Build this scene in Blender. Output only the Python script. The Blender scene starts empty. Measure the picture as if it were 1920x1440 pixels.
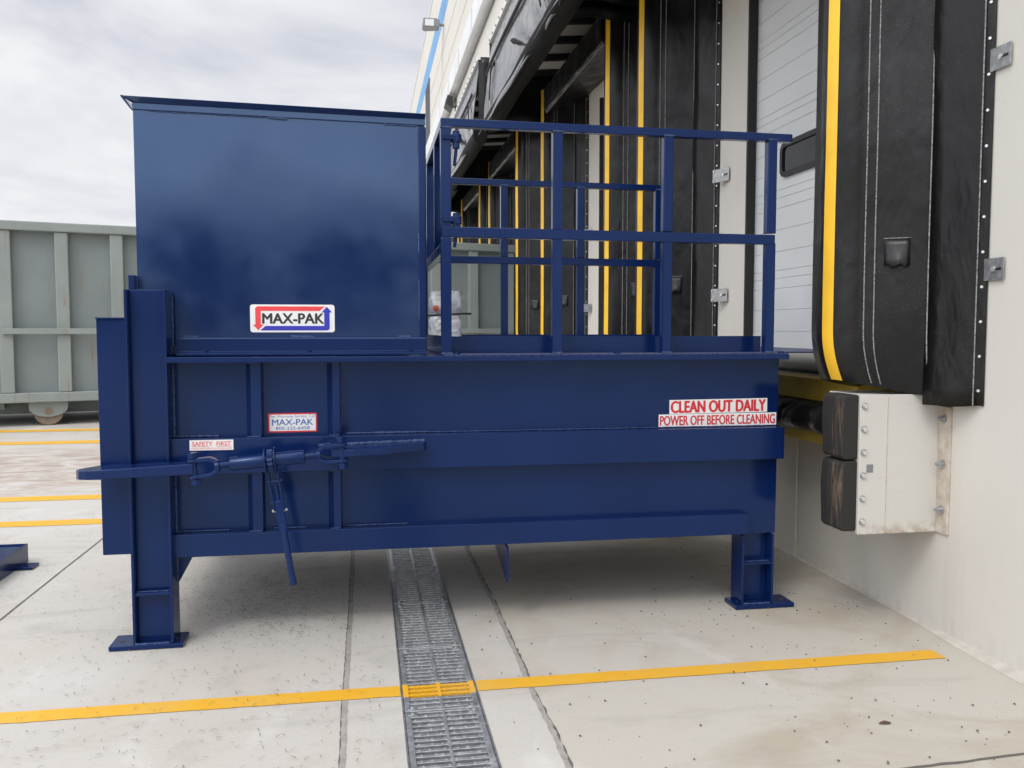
import bpy, bmesh, math, random
from mathutils import Vector, Matrix
R = math.radians
rnd = random.Random(7)
sc = bpy.context.scene
COL = sc.collection

# ------------------------------------------------------------------ camera
YAW, PIT, F = math.atan(274/1624), math.atan(102/1624), 1624.0
cam = bpy.data.cameras.new('camera'); cam.sensor_width = 36.0; cam.lens = 36.0*F/1920.0
cam.clip_start = 0.05; cam.clip_end = 3000
co = bpy.data.objects.new('camera', cam); COL.objects.link(co)
co.location = (0, 0, 1.5); co.rotation_euler = (R(90)-PIT, 0, -YAW)
sc.camera = co

# ------------------------------------------------------------------ world, sun, exposure
SUN = Vector((-0.42, -0.50, 0.75)).normalized()
W = bpy.data.worlds.new('World'); sc.world = W; W.use_nodes = True
nt = W.node_tree; nt.nodes.clear(); N = nt.nodes.new; L = nt.links.new
out = N('ShaderNodeOutputWorld'); bg = N('ShaderNodeBackground'); bg.inputs[1].default_value = 0.1
sky = N('ShaderNodeTexSky'); sky.sky_type = 'NISHITA'; sky.sun_disc = False
sky.sun_elevation = math.asin(SUN.z); sky.sun_rotation = math.atan2(SUN.x, SUN.y)
tc = N('ShaderNodeTexCoord'); sep = N('ShaderNodeSeparateXYZ'); L(tc.outputs['Generated'], sep.inputs[0])
def wm(op, a, b):
    n = N('ShaderNodeMath'); n.operation = op
    for i, v in enumerate((a, b)):
        if isinstance(v, (int, float)): n.inputs[i].default_value = v
        else: L(v, n.inputs[i])
    return n.outputs[0]
zz = wm('MAXIMUM', sep.outputs[2], 0.0); dv = wm('ADD', zz, 0.22)
cx = wm('DIVIDE', sep.outputs[0], dv); cy = wm('DIVIDE', sep.outputs[1], dv)
cmb = N('ShaderNodeCombineXYZ'); L(cx, cmb.inputs[0]); L(cy, cmb.inputs[1])
cl = N('ShaderNodeTexNoise'); L(cmb.outputs[0], cl.inputs['Vector']); cl.inputs['Scale'].default_value = 1.25
cl.inputs['Detail'].default_value = 6; cl.inputs['Roughness'].default_value = 0.56; cl.inputs['Distortion'].default_value = 0.4
rmp = N('ShaderNodeValToRGB'); L(cl.outputs['Fac'], rmp.inputs[0])
rmp.color_ramp.elements[0].position = 0.40; rmp.color_ramp.elements[0].color = (6.5, 6.7, 7.4, 1)
rmp.color_ramp.elements[1].position = 0.60; rmp.color_ramp.elements[1].color = (9.6, 9.6, 9.75, 1)
hz = N('ShaderNodeMapRange'); L(zz, hz.inputs[0]); hz.inputs[1].default_value = 0.0; hz.inputs[2].default_value = 0.34
hz.inputs[3].default_value = 0.6; hz.inputs[4].default_value = 0.0
mh = N('ShaderNodeMix'); mh.data_type = 'RGBA'; L(hz.outputs[0], mh.inputs[0]); L(rmp.outputs[0], mh.inputs[6]); mh.inputs[7].default_value = (8.9, 8.95, 9.3, 1)
mx = N('ShaderNodeMix'); mx.data_type = 'RGBA'; mx.inputs[0].default_value = 0.93
L(sky.outputs[0], mx.inputs[6]); L(mh.outputs[2], mx.inputs[7])
# brighter overhead and round the veiled sun, as an overcast sky is
zb_ = N('ShaderNodeMapRange'); zb_.interpolation_type = 'SMOOTHSTEP'; L(sep.outputs[2], zb_.inputs[0]); zb_.inputs[1].default_value = 0.42; zb_.inputs[2].default_value = 1.0; zb_.inputs[3].default_value = 1.0; zb_.inputs[4].default_value = 1.6
dt = N('ShaderNodeVectorMath'); dt.operation = 'DOT_PRODUCT'; L(tc.outputs['Generated'], dt.inputs[0]); dt.inputs[1].default_value = SUN
gl_ = wm('MULTIPLY', wm('POWER', wm('MAXIMUM', dt.outputs['Value'], 0.0), 1.6), 1.85)
tot = wm('ADD', zb_.outputs[0], gl_)
vs_ = N('ShaderNodeVectorMath'); vs_.operation = 'SCALE'; L(mx.outputs[2], vs_.inputs[0]); L(tot, vs_.inputs['Scale'])
L(vs_.outputs[0], bg.inputs[0]); L(bg.outputs[0], out.inputs[0])
sl = bpy.data.lights.new('sun', 'SUN'); sl.energy = 0.85; sl.angle = R(16); sl.color = (1.0, 0.95, 0.88)
so = bpy.data.objects.new('sun', sl); COL.objects.link(so); so.rotation_euler = (-SUN).to_track_quat('-Z', 'Y').to_euler(); so.location = (-6, -6, 12)
sc.view_settings.view_transform = 'Standard'; sc.view_settings.look = 'None'
sc.view_settings.exposure = 0.0; sc.view_settings.gamma = 1.0

# ------------------------------------------------------------------ materials
def mat(name, col, rough=0.5, metal=0.0, var=0.0, vscale=3.0, bump=0.0, bscale=40.0, coat=0.0, col2=None, detail=5, spec=0.5, rvar=0.0, dist=0.01):
    m = bpy.data.materials.new(name); m.use_nodes = True
    t = m.node_tree; b = t.nodes['Principled BSDF']
    b.inputs['Base Color'].default_value = (*col, 1); b.inputs['Roughness'].default_value = rough; b.inputs['Metallic'].default_value = metal
    b.inputs['Specular IOR Level'].default_value = spec
    if coat: b.inputs['Coat Weight'].default_value = coat; b.inputs['Coat Roughness'].default_value = 0.12
    g = t.nodes.new('ShaderNodeNewGeometry')
    if var or rvar:
        n = t.nodes.new('ShaderNodeTexNoise'); n.inputs['Scale'].default_value = vscale; n.inputs['Detail'].default_value = detail
        t.links.new(g.outputs['Position'], n.inputs['Vector'])
        if var:
            r = t.nodes.new('ShaderNodeValToRGB'); t.links.new(n.outputs['Fac'], r.inputs[0])
            c2 = col2 or tuple(min(1, c*(1+var)) for c in col); c1 = col if col2 else tuple(c*(1-var) for c in col)
            r.color_ramp.elements[0].position = 0.32; r.color_ramp.elements[0].color = (*c1, 1)
            r.color_ramp.elements[1].position = 0.68; r.color_ramp.elements[1].color = (*c2, 1)
            t.links.new(r.outputs[0], b.inputs['Base Color'])
        if rvar:
            q = t.nodes.new('ShaderNodeMapRange'); t.links.new(n.outputs['Fac'], q.inputs[0]); q.inputs[1].default_value = 0.3; q.inputs[2].default_value = 0.7
            q.inputs[3].default_value = rough-rvar; q.inputs[4].default_value = rough+rvar; t.links.new(q.outputs[0], b.inputs['Roughness'])
    if bump:
        n2 = t.nodes.new('ShaderNodeTexNoise'); n2.inputs['Scale'].default_value = bscale; n2.inputs['Detail'].default_value = 4
        t.links.new(g.outputs['Position'], n2.inputs['Vector'])
        bp = t.nodes.new('ShaderNodeBump'); bp.inputs['Strength'].default_value = bump; bp.inputs['Distance'].default_value = dist
        t.links.new(n2.outputs['Fac'], bp.inputs['Height']); t.links.new(bp.outputs[0], b.inputs['Normal'])
    return m

class NB:            # little node helper for the richer materials
    def __init__(s, m): s.m = m; s.t = m.node_tree; s.b = s.t.nodes['Principled BSDF']; s.g = s.t.nodes.new('ShaderNodeNewGeometry')
    def n(s, typ, **k):
        x = s.t.nodes.new(typ)
        for a, v in k.items(): setattr(x, a, v)
        return x
    def l(s, a, b): s.t.links.new(a, b)
    def noise(s, scale, detail=5, vec=None, rough=0.55, dist=0.0):
        x = s.n('ShaderNodeTexNoise'); x.inputs['Scale'].default_value = scale; x.inputs['Detail'].default_value = detail
        x.inputs['Roughness'].default_value = rough; x.inputs['Distortion'].default_value = dist
        s.l(vec or s.g.outputs['Position'], x.inputs['Vector']); return x.outputs['Fac']
    def rng(s, v, a, b, c=0.0, d=1.0):
        x = s.n('ShaderNodeMapRange'); s.l(v, x.inputs[0])
        for i, q in zip((1, 2, 3, 4), (a, b, c, d)): x.inputs[i].default_value = q
        return x.outputs[0]
    def mixc(s, f, a, b):
        x = s.n('ShaderNodeMix', data_type='RGBA')
        for i, v in ((0, f), (6, a), (7, b)):
            if isinstance(v, (int, float)): x.inputs[i].default_value = v
            elif isinstance(v, tuple): x.inputs[i].default_value = (*v, 1)
            else: s.l(v, x.inputs[i])
        return x.outputs[2]
    def math(s, op, a, b=0.0):
        x = s.n('ShaderNodeMath', operation=op)
        for i, v in enumerate((a, b)):
            if isinstance(v, (int, float)): x.inputs[i].default_value = v
            else: s.l(v, x.inputs[i])
        return x.outputs[0]
    def scalevec(s, v):
        x = s.n('ShaderNodeVectorMath', operation='MULTIPLY'); s.l(s.g.outputs['Position'], x.inputs[0]); x.inputs[1].default_value = v; return x.outputs[0]
    def bump(s, h, strength, dist=0.01, prev=None):
        x = s.n('ShaderNodeBump'); x.inputs['Strength'].default_value = strength; x.inputs['Distance'].default_value = dist
        s.l(h, x.inputs['Height'])
        if prev: s.l(prev, x.inputs['Normal'])
        s.l(x.outputs[0], s.b.inputs['Normal']); return x.outputs[0]

def concrete(name, base, dark, warm):
    m = mat(name, base, 0.85); k = NB(m)
    big = k.noise(0.55, 6, dist=0.6); med = k.noise(2.6, 8, rough=0.65, dist=0.4); fine = k.noise(60, 6, rough=0.7)
    c = k.mixc(k.rng(big, 0.38, 0.66), base, warm)
    c = k.mixc(k.rng(med, 0.56, 0.78, 0, 0.55), c, dark)
    c = k.mixc(k.rng(fine, 0.35, 0.75, 0, 0.22), c, dark)
    spx = k.n('ShaderNodeSeparateXYZ'); k.l(k.g.outputs['Position'], spx.inputs[0])
    c = k.mixc(k.rng(spx.outputs[0], 0.67, 0.675, 0, 0.5), c, (0.465, 0.425, 0.352))     # the slab by the wall is a warmer pour
    scuff = k.noise(1.1, 5, k.scalevec((0.5, 1.9, 1)), 0.6, 1.2)
    c = k.mixc(k.rng(scuff, 0.56, 0.74, 0, 0.5), c, (0.30, 0.28, 0.25))
    tan = k.noise(0.9, 7, k.scalevec((0.8, 1.3, 1)), 0.62, 1.4)
    c = k.mixc(k.math('MULTIPLY', k.rng(tan, 0.50, 0.66, 0, 0.55), k.rng(spx.outputs[0], 0.2, 0.9, 0.25, 1.0)), c, (0.36, 0.30, 0.215))
    drip = k.noise(7.0, 3, rough=0.5); c = k.mixc(k.rng(drip, 0.73, 0.80, 0, 0.4), c, (0.22, 0.205, 0.185))
    lite = k.noise(1.7, 4, k.scalevec((1.3, 0.7, 1)), 0.5, 0.8)
    c = k.mixc(k.rng(lite, 0.60, 0.75, 0, 0.5), c, (0.66, 0.65, 0.63))
    # brown mud dragged over the slab, a patch of its own
    sp = k.n('ShaderNodeSeparateXYZ'); k.l(k.g.outputs['Position'], sp.inputs[0])
    dx = k.math('DIVIDE', k.math('ADD', sp.outputs[0], 3.4), 1.9); dy = k.math('DIVIDE', k.math('SUBTRACT', sp.outputs[1], 9.4), 1.1)
    d2 = k.math('ADD', k.math('MULTIPLY', dx, dx), k.math('MULTIPLY', dy, dy))
    mud = k.math('MULTIPLY', k.rng(d2, 0.3, 1.6, 1, 0), k.rng(k.noise(3.0, 7, k.scalevec((0.7, 2.2, 1)), 0.65, 1.0), 0.38, 0.66))
    c = k.mixc(k.math('MULTIPLY', mud, 0.85), c, (0.30, 0.205, 0.14))
    k.l(c, k.b.inputs['Base Color'])
    broom = k.noise(1.0, 3, k.scalevec((3.0, 210.0, 1)))
    p = k.bump(broom, 0.12, 0.004); k.bump(fine, 0.25, 0.003, p)
    return m
M = {}
M['concrete'] = concrete('concrete', (0.53, 0.515, 0.485), (0.30, 0.285, 0.255), (0.50, 0.465, 0.41))
M['trench'] = mat('trench', (0.05, 0.05, 0.05), 0.9)
M['joint'] = mat('joint_sealant', (0.33, 0.31, 0.285), 0.85, var=0.14, vscale=14, bump=0.6, bscale=70)
M['crack'] = mat('saw_cut', (0.13, 0.12, 0.11), 0.9)
def yellow_paint(name, col, wear):
    m = mat(name, col, 0.6); k = NB(m)
    c = k.mixc(k.rng(k.noise(5, 6), 0.4, 0.7, 0, 0.6), col, (col[0]*0.95, col[1]*1.12, col[2]*3.2))
    c = k.mixc(k.rng(k.noise(70, 8, rough=0.8), 0.58, 0.70, 0, wear), c, (0.5, 0.46, 0.4))
    c = k.mixc(k.rng(k.noise(1.6, 7, dist=1.2), 0.48, 0.72, 0, 0.5), c, (0.60, 0.39, 0.12))
    k.l(c, k.b.inputs['Base Color']); k.bump(k.noise(120, 4), 0.2, 0.002); return m
M['line'] = yellow_paint('yellow_line_paint', (0.74, 0.385, 0.016), 0.95)
M['yellow'] = yellow_paint('yellow_steel_paint', (0.78, 0.52, 0.05), 0.3)
def blue_paint(name, rough, wob, spec=0.45):
    m = mat(name, (0.006, 0.020, 0.088), rough, spec=spec); k = NB(m); k.b.inputs['Specular Tint'].default_value = (0.55, 0.74, 1.0, 1)
    c = k.mixc(k.rng(k.noise(1.6, 4), 0.35, 0.7), (0.0036, 0.0142, 0.078), (0.0046, 0.0178, 0.091))
    # chalky over-spray and scuffs
    c = k.mixc(k.rng(k.noise(26, 8, k.scalevec((1, 1, 0.6)), 0.75), 0.69, 0.80, 0, 0.22), c, (0.10, 0.13, 0.22))
    k.l(c, k.b.inputs['Base Color'])
    k.l(k.rng(k.noise(3.2, 5), 0.3, 0.7, rough-0.06, rough+0.08), k.b.inputs['Roughness'])
    p = k.bump(k.noise(1.0, 1.0, rough=0.4), wob, 0.09)
    k.bump(k.noise(260, 3), 0.10, 0.0012, p); return m
M['blue'] = blue_paint('blue_enamel', 0.17, 0.10)
M['blue_panel'] = blue_paint('blue_enamel_sheet', 0.13, 0.16)
M['blue_hopper'] = blue_paint('blue_enamel_gloss', 0.13, 0.16, 1.0)
M['blue_hopper'].node_tree.nodes['Principled BSDF'].inputs['Specular Tint'].default_value = (0.50, 0.72, 1.0, 1)
M['blue_hopper'].node_tree.nodes['Principled BSDF'].inputs['IOR'].default_value = 1.62
M['weld'] = mat('blue_weld_bead', (0.045, 0.08, 0.20), 0.25, bump=1.0, bscale=160, var=0.3, vscale=80)
def deck_mat():
    m = mat('blue_tread_plate', (0.05, 0.065, 0.15), 0.38); k = NB(m)
    wv = k.n('ShaderNodeTexWave', wave_type='BANDS', bands_direction='DIAGONAL'); wv.inputs['Scale'].default_value = 13.0; wv.inputs['Distortion'].default_value = 0
    k.l(k.g.outputs['Position'], wv.inputs['Vector'])
    k.bump(wv.outputs['Fac'], 1.0, 0.012); return m
M['deck'] = deck_mat()
def fabric(name, col, rough, wrinkle, dust, spec=0.45, micro=0.18):
    m = mat(name, col, rough, spec=spec); k = NB(m)
    v = k.n('ShaderNodeTexVoronoi'); v.inputs['Scale'].default_value = 95; k.l(k.g.outputs['Position'], v.inputs['Vector'])
    spk = k.math('MULTIPLY', k.rng(v.outputs['Distance'], 0.06, 0.13, 1, 0), k.rng(k.noise(3.0, 4), 0.42, 0.62))
    c = k.mixc(k.math('MULTIPLY', spk, dust), col, (0.30, 0.30, 0.29))
    c = k.mixc(k.rng(k.noise(2.2, 7, k.scalevec((1, 1, 0.5)), 0.65, 0.8), 0.52, 0.8, 0, 0.45*dust), c, (0.055, 0.055, 0.052))
    k.l(c, k.b.inputs['Base Color'])
    k.l(k.rng(k.noise(6, 5), 0.3, 0.7, rough-0.07, rough+0.12), k.b.inputs['Roughness'])
    dg_ = k.n('ShaderNodeMapping'); dg_.inputs['Rotation'].default_value = (R(38), 0, R(20)); dg_.inputs['Scale'].default_value = (1.0, 2.2, 0.7); k.l(k.g.outputs['Position'], dg_.inputs['Vector'])
    p = k.bump(k.noise(3.2, 3, dg_.outputs[0], 0.5, 0.25), wrinkle, 0.045)
    k.bump(k.noise(420, 2), micro, 0.001, p); return m
M['vinyl'] = fabric('black_vinyl', (0.004, 0.004, 0.0045), 0.34, 0.5, 0.7, 0.38)
M['vinyl_gloss'] = fabric('black_vinyl_glossy', (0.016, 0.016, 0.017), 0.33, 0.45, 0.25)
M['hood_sheen_vinyl'] = fabric('black_hood_vinyl_sheen', (0.085, 0.085, 0.09), 0.15, 0.05, 0.1, 1.0, 0.03)  # black vinyl with its base lifted to carry the sky sheen
M['matte'] = mat('matte_fabric_and_fold_shade', (0.006, 0.006, 0.007), 0.7, spec=0.2, bump=0.3, bscale=30)  # roll fabric, also the painted shade lines in the hood curtain
M['stitch'] = mat('grey_thread', (0.22, 0.22, 0.215), 0.8, var=0.6, vscale=120)
M['stripe'] = mat('yellow_vinyl', (0.86, 0.50, 0.028), 0.45, var=0.1, vscale=5, bump=0.2, bscale=12)
M['rivet'] = mat('bright_rivet', (0.75, 0.75, 0.74), 0.35, 0.7)
def galv(name, col, rough):
    m = mat(name, col, rough, 0.75); k = NB(m)
    v = k.n('ShaderNodeTexVoronoi'); v.inputs['Scale'].default_value = 38; k.l(k.g.outputs['Position'], v.inputs['Vector'])
    k.l(k.mixc(k.rng(v.outputs['Distance'], 0.1, 0.7), col, tuple(c*0.72 for c in col)), k.b.inputs['Base Color'])
    k.l(k.rng(k.noise(14, 5), 0.3, 0.7, rough-0.1, rough+0.15), k.b.inputs['Roughness']); return m
M['galv'] = galv('galvanised_steel', (0.50, 0.51, 0.52), 0.42)
M['grate'] = galv('galvanised_grate', (0.60, 0.615, 0.63), 0.45)
def stucco(name, col, rough=0.9, sc_=1.0):
    m = mat(name, col, rough); k = NB(m)
    c = k.mixc(k.rng(k.noise(0.7, 6), 0.35, 0.7), col, tuple(x*0.93 for x in col))
    st = k.noise(2.0, 5, k.scalevec((1, 2.5, 0.18)), 0.6)
    c = k.mixc(k.rng(st, 0.58, 0.8, 0, 0.22), c, (0.42, 0.38, 0.32))
    sp = k.n('ShaderNodeSeparateXYZ'); k.l(k.g.outputs['Position'], sp.inputs[0])
    spl = k.math('MULTIPLY', k.rng(sp.outputs[2], 0.01, 0.14, 1, 0), k.rng(k.noise(9, 8, k.scalevec((1, 1.6, 0.8)), 0.7), 0.45, 0.72))
    c = k.mixc(k.math('MULTIPLY', spl, 0.4), c, (0.34, 0.29, 0.23))
    c = k.mixc(k.rng(k.noise(5, 8, k.scalevec((1, 1.0, 2.5)), 0.7, 0.5), 0.66, 0.74, 0, 0.3), c, (0.45, 0.42, 0.37))
    k.l(c, k.b.inputs['Base Color'])
    k.bump(k.noise(75*sc_, 4, rough=0.6), 0.32, 0.004); return m
M['wall'] = stucco('painted_tilt_up_wall', (0.66, 0.635, 0.58))
M['grout'] = mat('mortar', (0.52, 0.485, 0.43), 0.95, var=0.12, vscale=12, bump=0.5, bscale=60)
M['bluestripe'] = mat('pale_blue_paint', (0.16, 0.36, 0.62), 0.8, var=0.08, vscale=1)
M['wallgroove'] = mat('panel_joint', (0.38, 0.36, 0.33), 0.9)
M['white_metal'] = mat('white_sheet_metal', (0.74, 0.75, 0.76), 0.4, var=0.08, vscale=1.2)
M['door'] = mat('white_door_steel', (0.66, 0.675, 0.67), 0.5, var=0.05, vscale=2, bump=0.08, bscale=200)
M['door_gap'] = mat('door_joint', (0.66, 0.67, 0.67), 0.7)
M['black'] = mat('black_rubber_trim', (0.014, 0.014, 0.014), 0.5, bump=0.3, bscale=50)
M['glass'] = mat('dark_glass', (0.008, 0.009, 0.010), 0.06, spec=0.25)
def rubber():
    m = mat('worn_rubber', (0.018, 0.017, 0.016), 0.75); k = NB(m)
    f = k.rng(k.noise(7, 7, k.scalevec((1, 6, 0.5)), 0.7, 0.5), 0.47, 0.62)
    sp = k.n('ShaderNodeSeparateXYZ'); k.l(k.g.outputs['Position'], sp.inputs[0])
    f = k.math('MULTIPLY', f, k.rng(sp.outputs[0], 2.262, 2.285, 1, 0))
    f = k.math('MULTIPLY', f, k.rng(sp.outputs[1], 3.93, 3.965, 1, 0))
    k.l(k.mixc(f, (0.018, 0.017, 0.016), (0.15, 0.105, 0.072)), k.b.inputs['Base Color']); k.bump(k.noise(60, 6), 0.5, 0.004); return m
M['rubber'] = rubber()
def box_paint():
    m = mat('cream_painted_steel', (0.60, 0.585, 0.545), 0.5); k = NB(m)
    r = k.noise(9, 8, k.scalevec((0.35, 1, 2.2)), 0.7, 0.6)
    c = k.mixc(k.rng(r, 0.62, 0.76, 0, 0.5), (0.60, 0.585, 0.545), (0.34, 0.22, 0.13))
    sp = k.n('ShaderNodeSeparateXYZ'); k.l(k.g.outputs['Position'], sp.inputs[0])
    low = k.math('MULTIPLY', k.rng(sp.outputs[2], 0.50, 0.57, 1, 0), k.rng(k.noise(24, 6), 0.42, 0.6))
    c = k.mixc(k.math('MULTIPLY', low, 0.7), c, (0.32, 0.19, 0.11))
    k.l(c, k.b.inputs['Base Color']); k.bump(k.noise(50, 5), 0.2, 0.003); return m
M['bumper_box'] = box_paint()
M['rust'] = mat('rusty_flange', (0.42, 0.34, 0.26), 0.7, var=0.3, vscale=16, col2=(0.58, 0.54, 0.47), bump=0.4, bscale=60)
def container_paint(name, col):
    m = mat(name, col, 0.55); k = NB(m)
    c = k.mixc(k.rng(k.noise(1.8, 6, dist=0.6), 0.4, 0.7, 0, 0.6), col, tuple(x*1.22 for x in col))
    ob = k.n('ShaderNodeTexCoord')
    st = k.n('ShaderNodeVectorMath', operation='MULTIPLY'); k.l(ob.outputs['Object'], st.inputs[0]); st.inputs[1].default_value = (7, 7, 0.7)
    r = k.noise(1.6, 8, st.outputs[0], 0.72, 0.5)
    c = k.mixc(k.rng(r, 0.585, 0.70, 0, 0.75), c, (0.24, 0.12, 0.055))
    k.l(c, k.b.inputs['Base Color']); k.bump(k.noise(5, 4), 0.25, 0.02); return m
M['grey_green'] = container_paint('grey_green_paint', (0.19, 0.225, 0.225))
M['grey_rib'] = container_paint('grey_green_rail_paint', (0.245, 0.278, 0.265))
M['wheel'] = mat('dusty_wheel', (0.21, 0.165, 0.12), 0.8, var=0.3, vscale=9)
M['plastic'] = mat('clear_wrap', (0.78, 0.79, 0.82), 0.28, spec=0.6, bump=0.7, bscale=30, dist=0.02, var=0.06, vscale=14)
M['red'] = mat('red_vinyl_ink', (0.62, 0.022, 0.035), 0.5)
M['red2'] = mat('bright_red_ink', (0.80, 0.06, 0.075), 0.45)
M['orange'] = mat('orange_button', (0.55, 0.12, 0.06), 0.4)
M['ink_blue'] = mat('blue_ink', (0.05, 0.14, 0.42), 0.5)
M['logo_blue'] = mat('logo_blue_ink', (0.028, 0.035, 0.42), 0.45)
M['ink_black'] = mat('black_ink', (0.025, 0.025, 0.028), 0.5)
M['sticker'] = mat('white_vinyl', (0.80, 0.80, 0.80), 0.4, var=0.03, vscale=9)
M['strap'] = mat('black_strap', (0.015, 0.015, 0.016), 0.5)
M['lamp'] = mat('grey_cast_metal', (0.24, 0.24, 0.25), 0.5, 0.3)
M['lens'] = mat('lamp_lens', (0.70, 0.70, 0.68), 0.2)
M['roof_under'] = mat('white_canopy_liner', (0.72, 0.70, 0.66), 0.7)
M['needle'] = mat('dry_needles', (0.085, 0.07, 0.052), 0.9, var=0.5, vscale=40)
M['grit'] = mat('dark_grit', (0.10, 0.09, 0.078), 0.9, var=0.4, vscale=40)
M['leaf'] = mat('dead_leaf', (0.10, 0.05, 0.03), 0.8)

# ------------------------------------------------------------------ mesh helpers
class MB:
    def __init__(s): s.v = []; s.f = []
    def add(s, vs, fs):
        o = len(s.v); s.v += [tuple(p) for p in vs]; s.f += [tuple(i+o for i in f) for f in fs]; return s
    def box(s, x0, x1, y0, y1, z0, z1):
        return s.add([(x0,y0,z0),(x1,y0,z0),(x1,y1,z0),(x0,y1,z0),(x0,y0,z1),(x1,y0,z1),(x1,y1,z1),(x0,y1,z1)],
                     [(3,2,1,0),(4,5,6,7),(0,1,5,4),(1,2,6,5),(2,3,7,6),(3,0,4,7)])
    def hexa(s, p): return s.add(p, [(3,2,1,0),(4,5,6,7),(0,1,5,4),(1,2,6,5),(2,3,7,6),(3,0,4,7)])
    def prism(s, pts, axis, a, b):
        n = len(pts)
        def m(p, t): return {'x': (t, p[0], p[1]), 'y': (p[0], t, p[1]), 'z': (p[0], p[1], t)}[axis]
        vs = [m(p, a) for p in pts] + [m(p, b) for p in pts]
        fs = [tuple(range(n-1, -1, -1)), tuple(range(n, 2*n))] + [(i, (i+1) % n, n+(i+1) % n, n+i) for i in range(n)]
        return s.add(vs, fs)
    def cyl(s, p0, p1, r, n=16, r1=None):
        p0, p1 = Vector(p0), Vector(p1); d = (p1-p0).normalized(); a = d.orthogonal().normalized(); b = d.cross(a); r1 = r if r1 is None else r1
        vs = [p0+(a*math.cos(2*math.pi*i/n)+b*math.sin(2*math.pi*i/n))*r for i in range(n)] + [p1+(a*math.cos(2*math.pi*i/n)+b*math.sin(2*math.pi*i/n))*r1 for i in range(n)]
        return s.add(vs, [tuple(range(n-1, -1, -1)), tuple(range(n, 2*n))] + [(i, (i+1) % n, n+(i+1) % n, n+i) for i in range(n)])
    def bar(s, p0, p1, w, h, up=(0,0,1)):   # rectangular bar along p0-p1, w across, h along up
        p0, p1 = Vector(p0), Vector(p1); d = (p1-p0).normalized(); a = d.cross(Vector(up)).normalized()*w/2; b = a.cross(d).normalized()*h/2
        return s.hexa([p0-a-b, p0+a-b, p1+a-b, p1-a-b, p0-a+b, p0+a+b, p1+a+b, p1-a+b])
    def ring(s, c, axis, ro, ri, t, n=24, teeth=0):
        c = Vector(c); d = Vector(axis).normalized(); a = d.orthogonal().normalized(); b = d.cross(a); vs = []
        for i in range(n):
            q = a*math.cos(2*math.pi*i/n)+b*math.sin(2*math.pi*i/n); r = ro*(0.86 if teeth and i % 2 else 1)
            vs += [c+q*r-d*t/2, c+q*r+d*t/2, c+q*ri+d*t/2, c+q*ri-d*t/2]
        fs = []
        for i in range(n):
            o, p = 4*i, 4*((i+1) % n)
            for j in range(4): fs.append((o+j, p+j, p+(j+1) % 4, o+(j+1) % 4))
        return s.add(vs, fs)
    def grid(s, rows, closed=False):
        n = len(rows[0]); vs = [p for r in rows for p in r]; fs = []
        for i in range(len(rows)-1):
            for j in range(n if closed else n-1): fs.append((i*n+j, i*n+(j+1) % n, (i+1)*n+(j+1) % n, (i+1)*n+j))
        return s.add(vs, fs)
    def build(s, name, m, parent=None, bevel=0.0, smooth=False, solid=0.0, org=None):
        o0 = Vector(org) if org else Vector((0,0,0)); p = parent
        while p is not None: o0 = o0+p.location; p = p.parent
        me = bpy.data.meshes.new(name); me.from_pydata([tuple(Vector(v)-o0) for v in s.v], [], s.f)
        bm = bmesh.new(); bm.from_mesh(me); bmesh.ops.recalc_face_normals(bm, faces=bm.faces[:]); bm.to_mesh(me); bm.free()
        me.materials.append(m)
        if smooth:
            for q in me.polygons: q.use_smooth = True
        o = bpy.data.objects.new(name, me); COL.objects.link(o)
        if org: o.location = org
        if parent: o.parent = parent
        if solid:
            q = o.modifiers.new('thick', 'SOLIDIFY'); q.thickness = solid; q.offset = 0
        if bevel:
            q = o.modifiers.new('bevel', 'BEVEL'); q.width = bevel; q.segments = 2; q.limit_method = 'ANGLE'; q.angle_limit = R(35); q.harden_normals = False
        return o
def thing(name, label, cat, loc=(0,0,0), group=None):
    o = bpy.data.objects.new(name, None); COL.objects.link(o); o.location = loc; o.empty_display_size = 0.2
    o['label'] = label; o['category'] = cat
    if group: o['group'] = group
    return o
def tag(o, label, cat, group=None):
    o['label'] = label; o['category'] = cat
    if group: o['group'] = group
    return o
def structure(o): o['kind'] = 'structure'; return o
def copy_tree(o, parent=None):
    c = o.copy(); COL.objects.link(c); c.parent = parent
    for ch in list(o.children): copy_tree(ch, c)
    return c
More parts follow.
